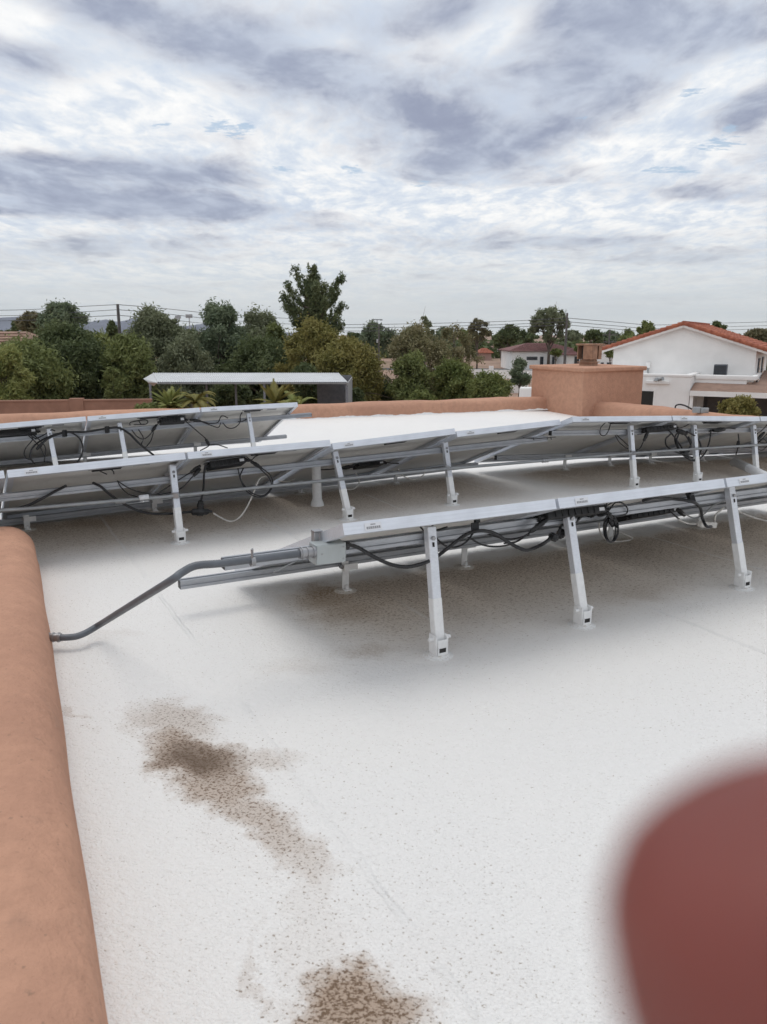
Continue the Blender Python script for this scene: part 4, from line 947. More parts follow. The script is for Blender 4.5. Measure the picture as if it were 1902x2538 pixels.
# carport
CD = 37.0; CW = 12.6
def carport():
    zt = bg(500,826,CD)[2]-GZ; zb_ = bg(500,806,CD+7.0)[2]-GZ
    x0 = bg(318+22, 820, CD)[0]; x1 = bg(753, 826, CD)[0]; xa = bg(318,815,CD)[0]
    o = thing('carport', 'open white corrugated metal carport beyond the far parapet', 'carport', (x0,CD,GZ))
    m_cp = mat('white_corrugated_metal', (.70,.71,.72), .4, .15, vary=.05, vscale=1)
    m_post = mat('grey_steel_post', (.22,.23,.25), .5, .3)
    m_inpanel = mat('grey_metal_panel', (.38,.39,.40), .5, .2, vary=.06, vscale=1)
    Wc = x1-x0; mb = MB()
    xb0 = bg(330,807,CD+7)[0]-x0; xb1 = bg(733,807,CD+7)[0]-x0
    K = 90; vs = []; rows = []
    for v in (0,1):
        row = []
        for i in range(K*2+1):
            u = i/(K*2); xa_ = (0+Wc*u)*(1-v)+(xb0+(xb1-xb0)*u)*v
            row.append(len(vs)); vs.append((xa_, 7.0*v, zt*(1-v)+zb_*v+(.035 if (i//1) % 2 else -.01)))
        rows.append(row)
    fs = [(rows[0][i],rows[0][i+1],rows[1][i+1],rows[1][i]) for i in range(K*2)]
    mb.add(vs, fs); mb.add([(a_,b_,c_-.05) for a_,b_,c_ in vs], [f_[::-1] for f_ in fs]); mb.build('roof', m_cp, o)
    mb = MB(); mb.bar((0,-.02,zt-.05),(Wc,-.02,zt-.05),.04,.06); mb.build('eave_trim', m_conduit2, o)
    # folded left end
    mb = MB(); mb.add([(0,0,zt-.02),(xb0,7,zb_-.02),(xb0-.55,7.0,zb_-.32),(xa-x0,1.0,zt-.25),(xa-x0,.0,zt+.0)],[(0,1,2,3,4)])
    mb.bar((0,-.03,zt-.03),(xa-x0+.1,3.5,zb_-.18),.04,.09); mb.build('end_trim', m_cp, o)
    for px_ in (324,447,508+2,571):
        y_ = 0 if px_ != 324 else .8
        x_ = bg(px_, 850, CD+y_+(2.5 if 430 < px_ < 560 else 0))[0]-x0; mb = MB(); mb.box(x_-.05,x_+.05,y_+(2.5 if 430 < px_ < 560 else .1),y_+.1+(2.5 if 430 < px_ < 560 else .1),0,zt-.1); mb.build('post', m_post, o)
    mb = MB(); mb.box(Wc-.14,Wc-.02,.02,.14,0,zt-.15); mb.build('post', m_post, o)
    mb = MB(); mb.box(Wc-.12,Wc-.08,.16,6.8,0,zt-.1); mb.build('side_panel', m_inpanel, o)
    xk = bg(686,850,CD+6.8)[0]-x0; mb = MB(); mb.box(xk,Wc-.13,6.72,6.78,0,zb_-.1); mb.build('back_panel', m_post, o)  # back panel in dark post grey: the interior shade is in its colour
carport()
# brown block wall left
BWD = 34.0
p0 = bg(-60, 868, BWD); p1 = bg(322, 865, BWD+1.0)
wlz = bg(150, 866, BWD)[2]-GZ
bw = thing('block_wall', 'brown stucco block wall with a pier beyond the back row of panels', 'wall', (p0[0],p0[1],GZ), math.atan2(p1[1]-p0[1], p1[0]-p0[0]))
Lw = np.linalg.norm(p1[:2]-p0[:2]); mb = MB(); mb.box(-12,Lw+.1,0,.2,0,wlz-.08); mb.build('wall', m_blockwall, bw)
mb = MB(); mb.box(-12,Lw+.12,-.03,.23,wlz-.078,wlz,None,.01); mb.build('coping', m_blockwall, bw)
xp = (bg(156,870,BWD)[0]-p0[0]); mb = MB(); mb.box(xp-.3,xp+.3,-.06,.26,0,wlz+.06,None,.01); mb.build('pier', m_blockwall, bw)
# iron fence beyond it
m_iron = mat('dark_iron', (.03,.03,.03), .6)
p0 = bg(60, 850, 45); p1 = bg(330, 850, 47); fz = thing('iron_fence', 'dark iron picket fence below the trees behind the block wall', 'fence', (p0[0],p0[1],GZ), math.atan2(p1[1]-p0[1],p1[0]-p0[0]))
Lf = float(np.linalg.norm(p1[:2]-p0[:2])); mb = MB()
mb.bar((0,0,.25),(Lf,0,.25),.03,.05); mb.bar((0,0,1.45),(Lf,0,1.45),.03,.05); mb.build('rail', m_iron, fz)
mb = MB()
for i in range(int(Lf/.16)): mb.box(i*.16-.011,i*.16+.011,-.011,.011,0,1.6)
mb.build('pickets', m_iron, fz)

# ------------------------------------------------------------------ other houses
def hip_house(name, label, xl, xr, yr, ye, D, tile, wall, depth=9, ang=0, windows=(), ridge=.35, group=None):
    p = bg(xl, ye, D); q_ = bg(xr, ye, D); wdt = q_[0]-p[0]; o = thing(name, label, 'house', (p[0],D,GZ), R(ang), group)
    ze = p[2]-GZ; zr = bg(xl, yr, D+depth/2)[2]-GZ
    mb = MB(); mb.box(0,wdt,0,depth,0,ze); mb.build('wall', wall, o)
    mb = MB(); v_ = .45; x0 = -v_; x1 = wdt+v_; y0 = -v_; y1 = depth+v_; rl = (x1-x0)*ridge/2; xm = (x0+x1)/2
    vs = [(x0,y0,ze-.02),(x1,y0,ze-.02),(x1,y1,ze-.02),(x0,y1,ze-.02),(xm-rl,(y0+y1)/2,zr),(xm+rl,(y0+y1)/2,zr),(x0,y0,ze-.16),(x1,y0,ze-.16),(x1,y1,ze-.16),(x0,y1,ze-.16)]
    mb.add(vs, [(0,1,5,4),(1,2,5),(2,3,4,5),(3,0,4),(6,7,1,0),(7,8,2,1),(8,9,3,2),(9,6,0,3),(9,8,7,6)]); 
    n_ = int((y1-y0)/2/.6)
    for i in range(1, n_):            # tile courses as low ledges
        f_ = i/n_; a_ = Vector(vs[0]).lerp(Vector(vs[4]), f_); b_ = Vector(vs[1]).lerp(Vector(vs[5]), f_); mb.bar(a_+Vector((0,0,.03)), b_+Vector((0,0,.03)), .10,.05)
    mb.build('roof', tile, o)
    for (f0, f1, z0, z1) in windows:
        mb = MB(); mb.box(wdt*f0,wdt*f1,-.06,-.003,z0,z1); f_ = mb.build('window', m_ac, o); mb = MB(); mb.box(wdt*f0+.08,wdt*f1-.08,-.075,-.062,z0+.08,z1-.08); mb.build('pane', m_glass, f_)
    return o
m_cream = mat('cream_wall', (.60,.53,.42), .9); m_pink = mat('pink_tile_roof', (.38,.25,.215), .9, vary=.12, vscale=.6)
mh = hip_house('ranch_house', 'long low white house with maroon hip roof left of the metal flue', 1107,1252,741,757,120, m_tile2, m_white, 11, 0, [(.42,.47,.6,2.0),(.22,.38,1.5,2.0),(.60,.64,.8,2.0),(.72,.78,.1,2.2),(.85,.92,.1,2.3)])
hip_house('ranch_house', 'right hand wing of the white maroon roofed house behind the metal flue', 1228,1298,752,765,113, m_tile2, m_white, 7, 0, [(.2,.35,.3,2.2),(.6,.75,.3,2.2)])
hip_house('far_house', 'small distant house with pinkish roof behind the sparse trees', 1037,1084,738,749,190, m_pink, m_white, 10, 0, [(.2,.4,.5,2),(.6,.8,.5,2)])
hip_house('far_house', 'low red roofed distant house left of the maroon roofed one', 1040,1062,752,761,165, m_tile, m_pink, 7)
hip_house('far_house', 'pale yellow distant house half hidden behind the wooden utility pole', 768,812,737,747,150, m_tile3, m_cream, 10, 0, [(.2,.35,.8,2)])
hip_house('far_house', 'distant pinkish house glimpsed between trees right of the light poles', 395,432,716,726,160, m_pink, m_cream, 9)
hip_house('tan_roof_house', 'neighbouring house with tan tile roof at the left frame edge', -240,28,716,776,48, m_tile3, m_cream, 12, 0, [], .5)
hip_house('far_house', 'low tan house showing small between the dark tree and the gable roof', 1297,1330,742,752,95, m_tile3, m_white, 8, 0, [(.1,.3,.6,2),(.5,.8,.6,2)])
hip_house('far_house', 'distant house with brick coloured wall at the far right edge', 1648,1720,746,760,80, m_tile, m_pink, 8)

# white fence with posts
fd = 98; p0 = bg(1012,790,fd); p1 = bg(1160,790,fd-4); fo_ = thing('white_fence', 'white block fence with raised posts across the vacant lot', 'fence', (p0[0],p0[1],GZ), math.atan2(p1[1]-p0[1],p1[0]-p0[0]))
Lf = float(np.linalg.norm(p1[:2]-p0[:2])); mb = MB(); mb.box(-8,Lf+14,0,.2,0,1.05); mb.build('panel', m_white, fo_)
for i in range(10):
    mb = MB(); mb.box(-6+i*3.0-.25,-6+i*3.0+.25,-.05,.25,0,1.5,None,.02); mb.build('post', m_white, fo_)

# power line poles and wires
m_pole = mat('weathered_pole', (.13,.12,.115), .9, vary=.2, vscale=3)
m_wire = mat('wire_dark', (.09,.09,.10), .6)
def upole(px, ytop, D, label, arms=(), w=.16, lean=0, name='utility_pole', extra=None, group='utility poles beyond the trees', m=None):
    p = bg(px, ytop, D); h = p[2]-GZ; o = thing(name, label, 'utility pole', (p[0]-lean,D,GZ), 0, group)
    mb = MB(); mb.tube([(0,0,0),(lean*.5,0,h*.5),(lean,0,h)], [w*1.2,w,w*.75], 10); mb.build('pole', m or m_pole, o, smooth=True)
    for (dz, wd) in arms:
        mb = MB(); mb.box(lean-wd/2,lean+wd/2,-.07,.07,h-dz-.08,h-dz+.08)
        for s_ in (-.48,-.25,.25,.48): mb.tube([(lean+wd*s_,0,h-dz+.08),(lean+wd*s_,0,h-dz+.3)],.05,6)
        mb.build('crossarm', m or m_pole, o)
    if extra: extra(o, h)
    return p
upole(254.5,657,62,'dark wooden power pole rising between the left trees',[],.14)
upole(1226,676,100,'thin grey power pole in front of the sparse eucalyptus',[],.16)
upole(1318,712,150,'short crossarmed pole between eucalyptus and white gable',[(1.0,3.0),(2.3,2.6)],.2)
m_steel = mat('galvanised_lamp_steel', (.40,.41,.42), .5, .3)
def lampx(o, h):
    mb = MB(); mb.box(-.9,.9,-.1,.1,h-.05,h+.12); mb.box(-.9,-.45,-.2,.2,h-.12,h+.0); mb.box(.45,.9,-.2,.2,h-.12,h+.0); mb.build('lamp_head', m_steel, o)
def lampy(o, h):
    mb = MB(); mb.box(-.5,.5,-.15,.15,h-.2,h+.35,None,.05); mb.build('lamp_head', m_steel, o)
upole(815,691,130,'tall grey lamp post with T shaped head near the middle of the photo',[],.10,0,'lamp_post',lampx,'lamp posts', m_steel)
upole(409,684,120,'right one of two small floodlight posts left of the pine',[],.09,0,'lamp_post',lampy,'lamp posts', m_steel)
upole(385,686,140,'left one of two small floodlight posts left of the pine',[],.08,0,'lamp_post',lampy,'lamp posts', m_steel)
upole(819,700,110,'pale utility pole with a guy wire beside the T headed lamp',[],.11,0,'utility_pole',lambda o,h:(MB().tube([(0,0,h),(3.2,0,h-2.0)],.03,5).build('guy_wire', m_wire, o), MB().box(-.35,-.08,-.15,.15,h*.62,h*.62+.5,None,.03).build('transformer', m_steel, o)))
def wire(pts, label, r=.025):
    pts = [Vector(bg(*p_)) for p_ in pts]; mb = MB(); mb.tube(spline(pts, 6), r, 5); tag(mb.build('power_line', m_wire, loc=pts[0]), label, 'power line', 'overhead power lines')
for i, (y0, yl, y1) in enumerate([(657,669,681),(668,681,693),(680,692,704)]):
    nm = ['uppermost','middle','lowest'][i]
    wire([(-60,yl+2,70),(60,yl,68),(160,yl-6,65),(254.5,y0+1,62)], nm+' power line left of the dark wooden pole', .022)
    wire([(254.5,y0+1,62),(350,y0+9,75),(480,y1-2,90),(640,y1+8,105)], nm+' power line right of the dark wooden pole', .026)
for i, (ya, yb, yc) in enumerate([(700,696,688),(707,703,696),(714,709,703)]):
    nm = ['uppermost','middle','lowest'][i]
    wire([(640,ya+0,105),(800,ya+1,105),(1000,yb+1,104),(1120,yb-3,102),(1226,yc-1,100)], nm+' power line left of the eucalyptus pole', .032)
    wire([(1226,yc-1,100),(1320,yc+7,110),(1420,yc+14,120),(1560,yc+10,135),(1720,yc+6,150)], nm+' power line right of the eucalyptus pole', .036)

# ------------------------------------------------------------------ trees
def leafmat(name, c1, c2, trans=.25):
    m = bpy.data.materials.new(name); m.use_nodes = True; T = NT(m.node_tree); nt = m.node_tree; nt.nodes.clear()
    o = T.n('ShaderNodeOutputMaterial'); tc = T.n('ShaderNodeTexCoord'); P = tc.outputs['Object']
    n = T.noise(P, .8, 3, .6); n2 = T.noise(P, 5, 3, .7)
    f = T.ss(T.m('ADD', T.m('MULTIPLY', n, .6), T.m('MULTIPLY', n2, .4)), .36, .62)
    c = T.mix(f, col(*c1), col(*c2))
    d = T.n('ShaderNodeBsdfDiffuse'); t = T.n('ShaderNodeBsdfTranslucent'); g = T.n('ShaderNodeBsdfGlossy'); g.inputs['Roughness'].default_value = .5
    nt.links.new(c, d.inputs[0]); nt.links.new(c, t.inputs[0]); g.inputs[0].default_value = (.6,.6,.6,1)
    m1 = T.n('ShaderNodeMixShader'); m1.inputs[0].default_value = trans; nt.links.new(d.outputs[0], m1.inputs[1]); nt.links.new(t.outputs[0], m1.inputs[2])
    m2 = T.n('ShaderNodeMixShader'); m2.inputs[0].default_value = .03; nt.links.new(m1.outputs[0], m2.inputs[1]); nt.links.new(g.outputs[0], m2.inputs[2])
    nt.links.new(m2.outputs[0], o.inputs[0]); return m
LM = dict(
    mesq=leafmat('mesquite_leaf', (0.143,0.172,0.061), (0.257,0.287,0.109)),
    pal=leafmat('palo_verde_leaf', (0.203,0.236,0.074), (0.353,0.364,0.136)),
    gray=leafmat('grey_green_leaf', (0.156,0.179,0.101), (0.257,0.275,0.170)),
    dark=leafmat('dark_green_leaf', (0.081,0.108,0.047), (0.156,0.185,0.081)),
    blue=leafmat('bluish_leaf', (0.129,0.172,0.101), (0.224,0.262,0.163)),
    pine=leafmat('pine_needle', (0.101,0.135,0.067), (0.190,0.211,0.101)),
    olive=leafmat('olive_leaf', (0.183,0.179,0.054), (0.313,0.275,0.096)),
    dry=leafmat('dry_leaf', (0.190,0.185,0.088), (0.299,0.262,0.150)),
    hedge=leafmat('hedge_leaf', (0.116,0.153,0.047), (0.231,0.255,0.088)),
    rust=leafmat('rusty_leaf', (.15,.15,.08), (.24,.21,.12)))
m_bark = mat('tree_bark', (.13,.105,.085), .95, vary=.25, vscale=4)
m_twig = mat('pale_twig', (.22,.19,.16), .95, vary=.2, vscale=4)
def leaves(cent, rad, n, size, elong=1.0, shell=.55):
    """n little leaf-sprays spread through ellipsoid clumps; returns verts, faces"""
    cent = np.array(cent); rad = np.array(rad); k = len(cent)
    wgt = np.prod(rad, axis=1)**(2/3); idx = rng.choice(k, n, p=wgt/wgt.sum())
    dv = rng.normal(size=(n,3)); dv /= np.linalg.norm(dv, axis=1)[:,None]
    rr = shell+(1-shell)*rng.random(n)**.5; rr *= 1+.18*rng.normal(size=n)
    c = cent[idx]+dv*rad[idx]*rr[:,None]
    a = rng.normal(size=(n,3)); a /= np.linalg.norm(a, axis=1)[:,None]; b = np.cross(a, rng.normal(size=(n,3))); b /= np.linalg.norm(b, axis=1)[:,None]
    s = size*(.55+.9*rng.random(n))[:,None]; a *= s*elong; b *= s*.5
    q_ = np.stack([c-a, c+b*.9-a*.1, c+a, c-b*.9+a*.1], axis=1).reshape(-1,3)
    return q_
def leafobj(V, m, parent, name='crown'):
    me = bpy.data.meshes.new(name); nf = len(V)//4
    me.vertices.add(len(V)); me.vertices.foreach_set('co', V.astype(np.float32).ravel())
    me.loops.add(nf*4); me.loops.foreach_set('vertex_index', np.arange(nf*4, dtype=np.int32))
    me.polygons.add(nf); me.polygons.foreach_set('loop_start', np.arange(0, nf*4, 4, dtype=np.int32))
    me.update(calc_edges=True); me.materials.append(m)
    o = bpy.data.objects.new(name, me); C.objects.link(o); o.parent = parent; return o
def tree(x0, x1, yt, yb, D, kind, label, n=5000, size=.16, clumps=26, name='tree', bark=None, sparse=False, group='trees beyond the roof', depth=None, cr=.30, elong=1.0, topbias=0, cat='tree'):
    """crown fills view columns x0..x1 and rows yt..yb at distance D"""
    xc = (x0+x1)/2; top = bg(xc, yt, D)[2]-GZ; bot = max(.15, bg(xc, yb, D)[2]-GZ); w_ = (bg(x1,yt,D)[0]-bg(x0,yt,D)[0])/2; h = (top-bot)/2
    dp = depth or w_; loc = bg(xc, yt, D); o = thing(name, label, cat, (loc[0],D,GZ), 0, group)
    cent = []; rad = []
    clumps = int(clumps*1.9); cr *= .78; full = yb > 815
    for i in range(clumps):
        zz_ = rng.uniform(-1,1); a_ = rng.uniform(0,6.283); rr0 = rng.random()**.4
        wz = math.sqrt(max(0,1-zz_*zz_*(.93 if zz_ > 0 else (.2 if full else .8))))*(1-.22*max(0,zz_))
        wz *= 1+.16*math.sin(a_*2+x0)+.1*math.sin(a_*5+x1)
        r0 = cr*(.5+.75*rng.random())
        sx = max(.4, 1-r0*.6)
        cent.append((math.cos(a_)*rr0*w_*wz*sx, math.sin(a_)*rr0*dp*wz*sx, bot+h+zz_*(h-min(h, w_)*r0*.8)))
        rr_ = min(w_, h*1.4)*r0; rad.append((rr_*(.8+.6*rng.random()), rr_*(.8+.6*rng.random()), rr_*(.7+.7*rng.random())))
    size *= .72; n = int(n*2.3)
    V = leaves(cent, rad, n, size, elong, .35)
    # stray sprigs for an uneven outline
    V2 = leaves(cent, np.array(rad)*1.55, n//5, size*.85, elong*1.3, shell=.6)
    V = np.vstack([V, V2]); V = V[: (len(V)//4)*4]
    zmin = .02; V[:,2] = np.maximum(V[:,2], zmin)
    leafobj(V, LM[kind], o)
    mb = MB(); tr = max(.06, w_*.06); th = bot+h*.35
    lean = rng.normal(0,.15)*w_
    base = [Vector((0,0,0)), Vector((lean*.3,0,th*.5)), Vector((lean*.6,0,th))]
    mb.tube(base, [tr*1.3, tr, tr*.8], 8)
    order = rng.permutation(len(cent))[:(16 if sparse else 9)]
    for i in order:
        c_ = Vector(cent[i]); st_ = base[1].lerp(base[2], rng.random()); m1 = st_.lerp(c_, .5)+Vector((rng.normal(0,.1)*w_, rng.normal(0,.1)*w_, .08*h))
        mb.tube(spline([st_, m1, c_], 4), [tr*.55*(1-j/9*.8) for j in range(9)], 6)
        if sparse:
            for _ in range(4):
                e_ = c_+Vector(rng.normal(0,1,3))*np.mean(rad[i])*1.1+Vector((0,0,.2)); mb.tube([c_.lerp(m1,.4), c_.lerp(e_,.5), e_], [tr*.16, tr*.10, tr*.04], 4)
    mb.build('trunk', bark or m_bark, o, smooth='all')
    return o
G1 = 'trees beyond the roof'
# left masses, front to back
tree(-50,124,738,885,46,'mesq','bright green feathery tree at the left frame edge', 17000,.13,42, elong=1.3)
tree(40,232,702,880,52,'dark','dark green dense tree right of the left edge tree', 18000,.15,46)
tree(84,182,652,745,66,'blue','tall rounded tree topping the left tree group', 9000,.17,26, cr=.34)
tree(45,98,676,722,80,'rust','date palm like tree with rusty brown fruit between the two left crowns', 2500,.3,12, elong=1.6)
tree(22,52,692,726,90,'dark','small dark round tree low against the left mountains', 1500,.22,8)
tree(222,262,695,735,75,'dark','dark tree at the foot of the dark power pole', 2500,.2,10)
tree(205,330,722,880,50,'mesq','feathery green tree below the dark power pole', 12000,.14,34, elong=1.3)
tree(255,420,667,872,58,'gray','tall airy grey green tree right of the dark power pole', 18000,.15,44, elong=1.2, cr=.24)
tree(400,548,658,872,60,'blue','bluish green tree above the carport, left of the pine', 17000,.16,40, cr=.26)
tree(330,470,730,876,54,'gray','lower grey green tree beside the carport left end', 9000,.14,26)
tree(490,650,672,872,66,'gray','tall green tree touching the pine from the left', 15000,.17,40, cr=.24)
tree(450,690,740,878,56,'dark','dark shady tree directly behind the carport middle', 20000,.16,50)
tree(150,262,722,872,57,'pal','yellowish feathery tree between dark tree and power pole', 12000,.14,34, elong=1.4)
tree(-40,60,752,884,42,'pal','pale yellow green bush tree low at the left frame edge', 10000,.12,30, elong=1.4)
tree(310,372,694,860,62,'mesq','slim green tree behind the left end of the carport', 8000,.15,26, elong=1.3)
tree(385,440,712,860,64,'dark','dark narrow tree behind the floodlight posts', 6000,.15,20)
tree(560,620,700,860,60,'mesq','mid green tree just left of the olive tree', 8000,.15,26)
tree(225,262,790,874,44,'mesq','low weeping shrub behind the block wall pier', 4000,.11,18, name='bush', cat='bush', group='bushes')
tree(440,560,828,880,46,'dark','dark shrubs under the carport roof', 9000,.13,30, name='bush', cat='bush', group='bushes')
# olive coloured trees below the pine
tree(600,760,690,872,52,'olive','yellow olive green tree in front of the pine trunk', 17000,.14,42, cr=.26)
tree(672,826,735,878,48,'olive','sprawling olive green tree right of the pine', 14000,.13,40, cr=.24, sparse=True)
tree(620,700,790,878,46,'dark','dark undergrowth bush between carport side and olive tree', 6000,.13,22, name='bush', cat='bush')
tree(745,790,840,880,44,'dark','low dark bush right of the carport side panel', 2500,.12,12, name='bush', cat='bush')
tree(812,864,829,866,50,'dark','clipped round dark bush standing on bare soil', 6000,.09,14, name='bush', cat='bush', cr=.5, group='bushes')
# sparse brown-green trees
tree(825,975,700,872,50,'dry','sparse brown green tree with bare twigs right of the round bush', 5000,.12,40, bark=m_twig, sparse=True, cr=.22)
tree(850,935,765,875,47,'mesq','green lower tree under the sparse brown green one', 8000,.13,30, sparse=True)
tree(925,1040,700,870,54,'dry','thin twiggy tree with bare top branches left of the white fence', 3800,.12,40, bark=m_twig, sparse=True, cr=.2)
tree(930,1035,785,878,47,'hedge','leafy green shrub in front of the twiggy tree', 10000,.12,32)
tree(1020,1100,806,876,43,'hedge','dense dark green bush left of the chimney', 11000,.10,26, name='bush', cat='bush', cr=.38, group='bushes')
tree(1098,1150,776,832,60,'blue','small slender tree in the lot left of the chimney', 3500,.13,16, sparse=True)
tree(880,945,848,884,41,'hedge','low green ground shrub behind the far parapet', 4500,.11,16, name='bush', cat='bush', group='bushes')
# far tree line
tree(1142,1240,666,735,118,'gray','tall sparse eucalyptus with open crown behind the grey power pole', 3600,.26,30, sparse=True, cr=.17, elong=1.2)
tree(1048,1128,722,748,150,'dark','far dark tree behind the pinkish roofed houses', 2500,.4,12)
tree(1075,1128,703,742,135,'dark','dark bushy tree above the maroon roofed house left end', 3000,.3,14)
tree(1262,1308,713,745,110,'dark','round dark tree right behind the maroon roof', 3500,.22,14)
tree(1374,1418,697,725,75,'mesq','green tree peeking over the left roof slope of the white house', 2500,.16,12)
tree(1525,1570,697,722,85,'dark','dark tree top behind the red tile ridge', 1800,.2,8)
tree(1604,1672,712,745,80,'rust','brownish tree beyond the right eave of the white house', 2500,.2,12)
tree(780,850,696,760,125,'blue','far bluish tree behind the lamp post', 4000,.3,18)
tree(868,920,708,750,115,'gray','far grey green tree above the sparse brown tree', 3000,.28,14)
tree(898,940,682,745,90,'gray','slim tall tree with tufted tops above the sparse brown tree', 1500,.2,12, sparse=True, cr=.2)
tree(1005,1062,690,740,105,'rust','airy reddish brown tree above the pinkish house', 2600,.2,20, sparse=True, cr=.2)
tree(1245,1268,735,762,104,'hedge','small shrub by the wall of the maroon roofed house', 900,.2,6)
tree(1190,1215,752,768,112,'hedge','low hedge along the front of the maroon roofed house', 900,.2,6, name='bush', cat='bush', group='bushes')
tree(1310,1332,750,772,90,'mesq','green shrub below the left eave of the white house', 1500,.16,8)
tree(1636,1664,770,815,55,'hedge','green shrub at the right edge beyond the white gable', 1800,.14,10, name='bush', cat='bush', group='bushes')
tree(1562,1642,862,900,29,'olive','yellowish green shrub in front of the patio of the white house', 9000,.075,22, name='bush', cat='bush', cr=.36, group='bushes')
i = 0
words = ['low','broad','ragged','pale','dense','narrow','rounded','spreading','squat','feathery']
spots = [('behind the left palms',-20,30,712),('left of the dark pole foot',190,222,718),('between the two floodlight posts and the pine',440,500,714),('behind the floodlight posts',360,440,720),
         ('right of the pine',742,790,722),('left of the slim tufted tree',850,905,716),('behind the slim tufted tree',925,985,712),('behind the airy reddish tree',985,1045,716),
         ('left of the eucalyptus',1120,1165,716),('right of the eucalyptus',1215,1262,718),('left of the crossarmed pole',1290,1340,718),('right of the crossarmed pole',1330,1385,718),
         ('behind the gable right slope',1560,1610,722),('at the far right horizon',1640,1700,722)]
for (w_, x0_, x1_, yt_) in spots:
    k_ = ['dark','gray','blue','mesq'][i % 4]
    tree(x0_-8, x1_+8, yt_-2, yt_+26, 160+12*(i%5), k_, words[i%10]+' far horizon tree '+w_, 2200, .42, 12, group='trees on the horizon', depth=5); i += 1
# hedgerow far off that reads as one mass
cent = []; rad = []
for i in range(260):
    D_ = rng.uniform(180,330); x_ = rng.uniform(-.62,.62)*D_; h_ = rng.uniform(1.2,3.4); cent.append((x_,D_,GZ+h_*.55)); rad.append((rng.uniform(2,5),rng.uniform(2,4),h_*.62))
V = leaves(cent, rad, 42000, .75); o = leafobj(V, LM['dark'], None, 'far_woodland'); tag(o, 'dark far off band of trees along the horizon', 'woodland', kind='stuff')

# pine with upswept arms
def pine():
    D = 58.0; base = bg(688,760,D); top = bg(678,574,D); o = thing('pine_tree', 'tall pine with upswept arms standing above all other trees', 'tree', (base[0],D,GZ), 0, G1)
    H = top[2]-GZ; mb = MB(); tx = top[0]-base[0]
    trunk = [Vector((0,0,0)), Vector((tx*.2,0,H*.35)), Vector((tx*.7,0,H*.7)), Vector((tx,0,H*.985))]
    mb.tube(spline(trunk, 6), [.28*(1-.9*j/18) for j in range(19)], 8)
    def loc(x, y): p = bg(x, y, D); return Vector((p[0]-base[0], 0, p[2]-GZ))
    C_ = []; R_ = []
    arms = [((672,655),(638,586),0),((676,668),(616,618),1),((676,680),(618,645),-1),((684,655),(739,600),0),((684,672),(724,634),1),((686,700),(736,662),1),((680,690),(624,668),-1),
            ((677,640),(655,606),1),((686,705),(634,694),0),((688,712),(732,694),-1),((682,648),(704,622),-1),((684,715),(645,715),1),((690,718),(736,706),1),((676,690),(655,655),1.6),((686,695),(708,655),-1.6),((680,665),(690,625),-1.8)]
    for (a, b, dy) in arms:
        p0 = loc(*a); p1 = loc(*b); p1.y = dy*1.4; p0.y = 0; mid_ = p0.lerp(p1,.5)+Vector((0,0,-.42)); sp_ = spline([p0,mid_,p1], 8)
        mb.tube(sp_, [.09*(1-.75*j/16) for j in range(17)], 6)
        for j, q_ in enumerate(sp_[4:]):
            f = j/12; r_ = .13+.15*f; C_.append(q_+Vector(rng.normal(0,.06,3))+Vector((0,0,.1))); R_.append((r_,r_,r_*1.5))
            for _ in range(2):
                if rng.random() < .5: C_.append(q_+Vector((rng.normal(0,.22),rng.normal(0,.3),rng.normal(.12,.2)))); R_.append((.13,.13,.24))
    for i in range(120):
        f = rng.random()**1.3; z = H*(.54+.44*f); a_ = rng.uniform(0,6.28); k = rng.random()*(.14+1.15*(1-f)**1.6)
        C_.append(Vector((tx*(.5+.5*f)+math.cos(a_)*k, math.sin(a_)*k, min(z, H-.2)))); R_.append((.17+.1*(1-f),.17+.1*(1-f),.32))
    for i in range(16): C_.append(loc(679+rng.normal(0,6), 581+i*6)); R_.append((.22,.22,.36))
    for i in range(3): C_.append(loc(678+rng.normal(0,3), 577+i*3)); R_.append((.2,.2,.2))
    V = leaves([tuple(c) for c in C_], R_, 22000, .075, 1.7, .2); leafobj(V, LM['pine'], o); mb.build('trunk', m_bark, o, smooth='all')
pine()
# palms beyond the parapet
m_frond = LM['pal']
def palm(px, py, D, spread, n, label, seed, kind='pal', droop=1.0):
    r = random.Random(seed); top = bg(px, py, D); h = top[2]-GZ; o = thing('palm_tree', label, 'palm', (top[0],D,GZ), 0, 'palms beyond the far parapet')
    mb = MB(); mb.tube([(0,0,0),(.05,0,h*.5),(0,0,h)], [.16,.12,.1], 8); mb.build('trunk', m_bark, o, smooth='all')
    V = []
    for i in range(n):
        a = r.uniform(0,6.28); el = r.uniform(.15,1.35); L_ = spread*r.uniform(.75,1.1); st = Vector((0,0,h)); pts = []
        d = Vector((math.cos(a)*math.cos(el), math.sin(a)*math.cos(el), math.sin(el))); p_ = st.copy()
        for j in range(15):
            pts.append(p_.copy()); p_ = p_+d*(L_/14); d = (d+Vector((0,0,-.105*droop))).normalized()
        side = Vector((-math.sin(a), math.cos(a), 0))
        for j in range(1,15):
            for k in range(5):
                b_ = pts[j-1].lerp(pts[j], k/5); dd = (pts[j]-pts[j-1]).normalized(); ll = .34*spread/1.6*math.sin(math.pi*min(.97,(j+k/5)/15+.08))**.6
                for s_ in (-1,1):
                    tip = b_+(side*s_*.75+dd*.6+Vector((0,0,-.25))).normalized()*ll; w2 = dd*.008
                    V += [b_-w2, b_+w2, tip+w2*.2, tip-w2*.2]
        mb2 = None
        for j in range(14): 
            w2 = side*.014; V += [pts[j]-w2, pts[j]+w2, pts[j+1]+w2, pts[j+1]-w2]
    leafobj(np.array([tuple(v) for v in V]), LM[kind], o, 'fronds')
palm(368,880,24,.75,34,'green palm with upright fronds left of the carport middle',3,'pal',.7)
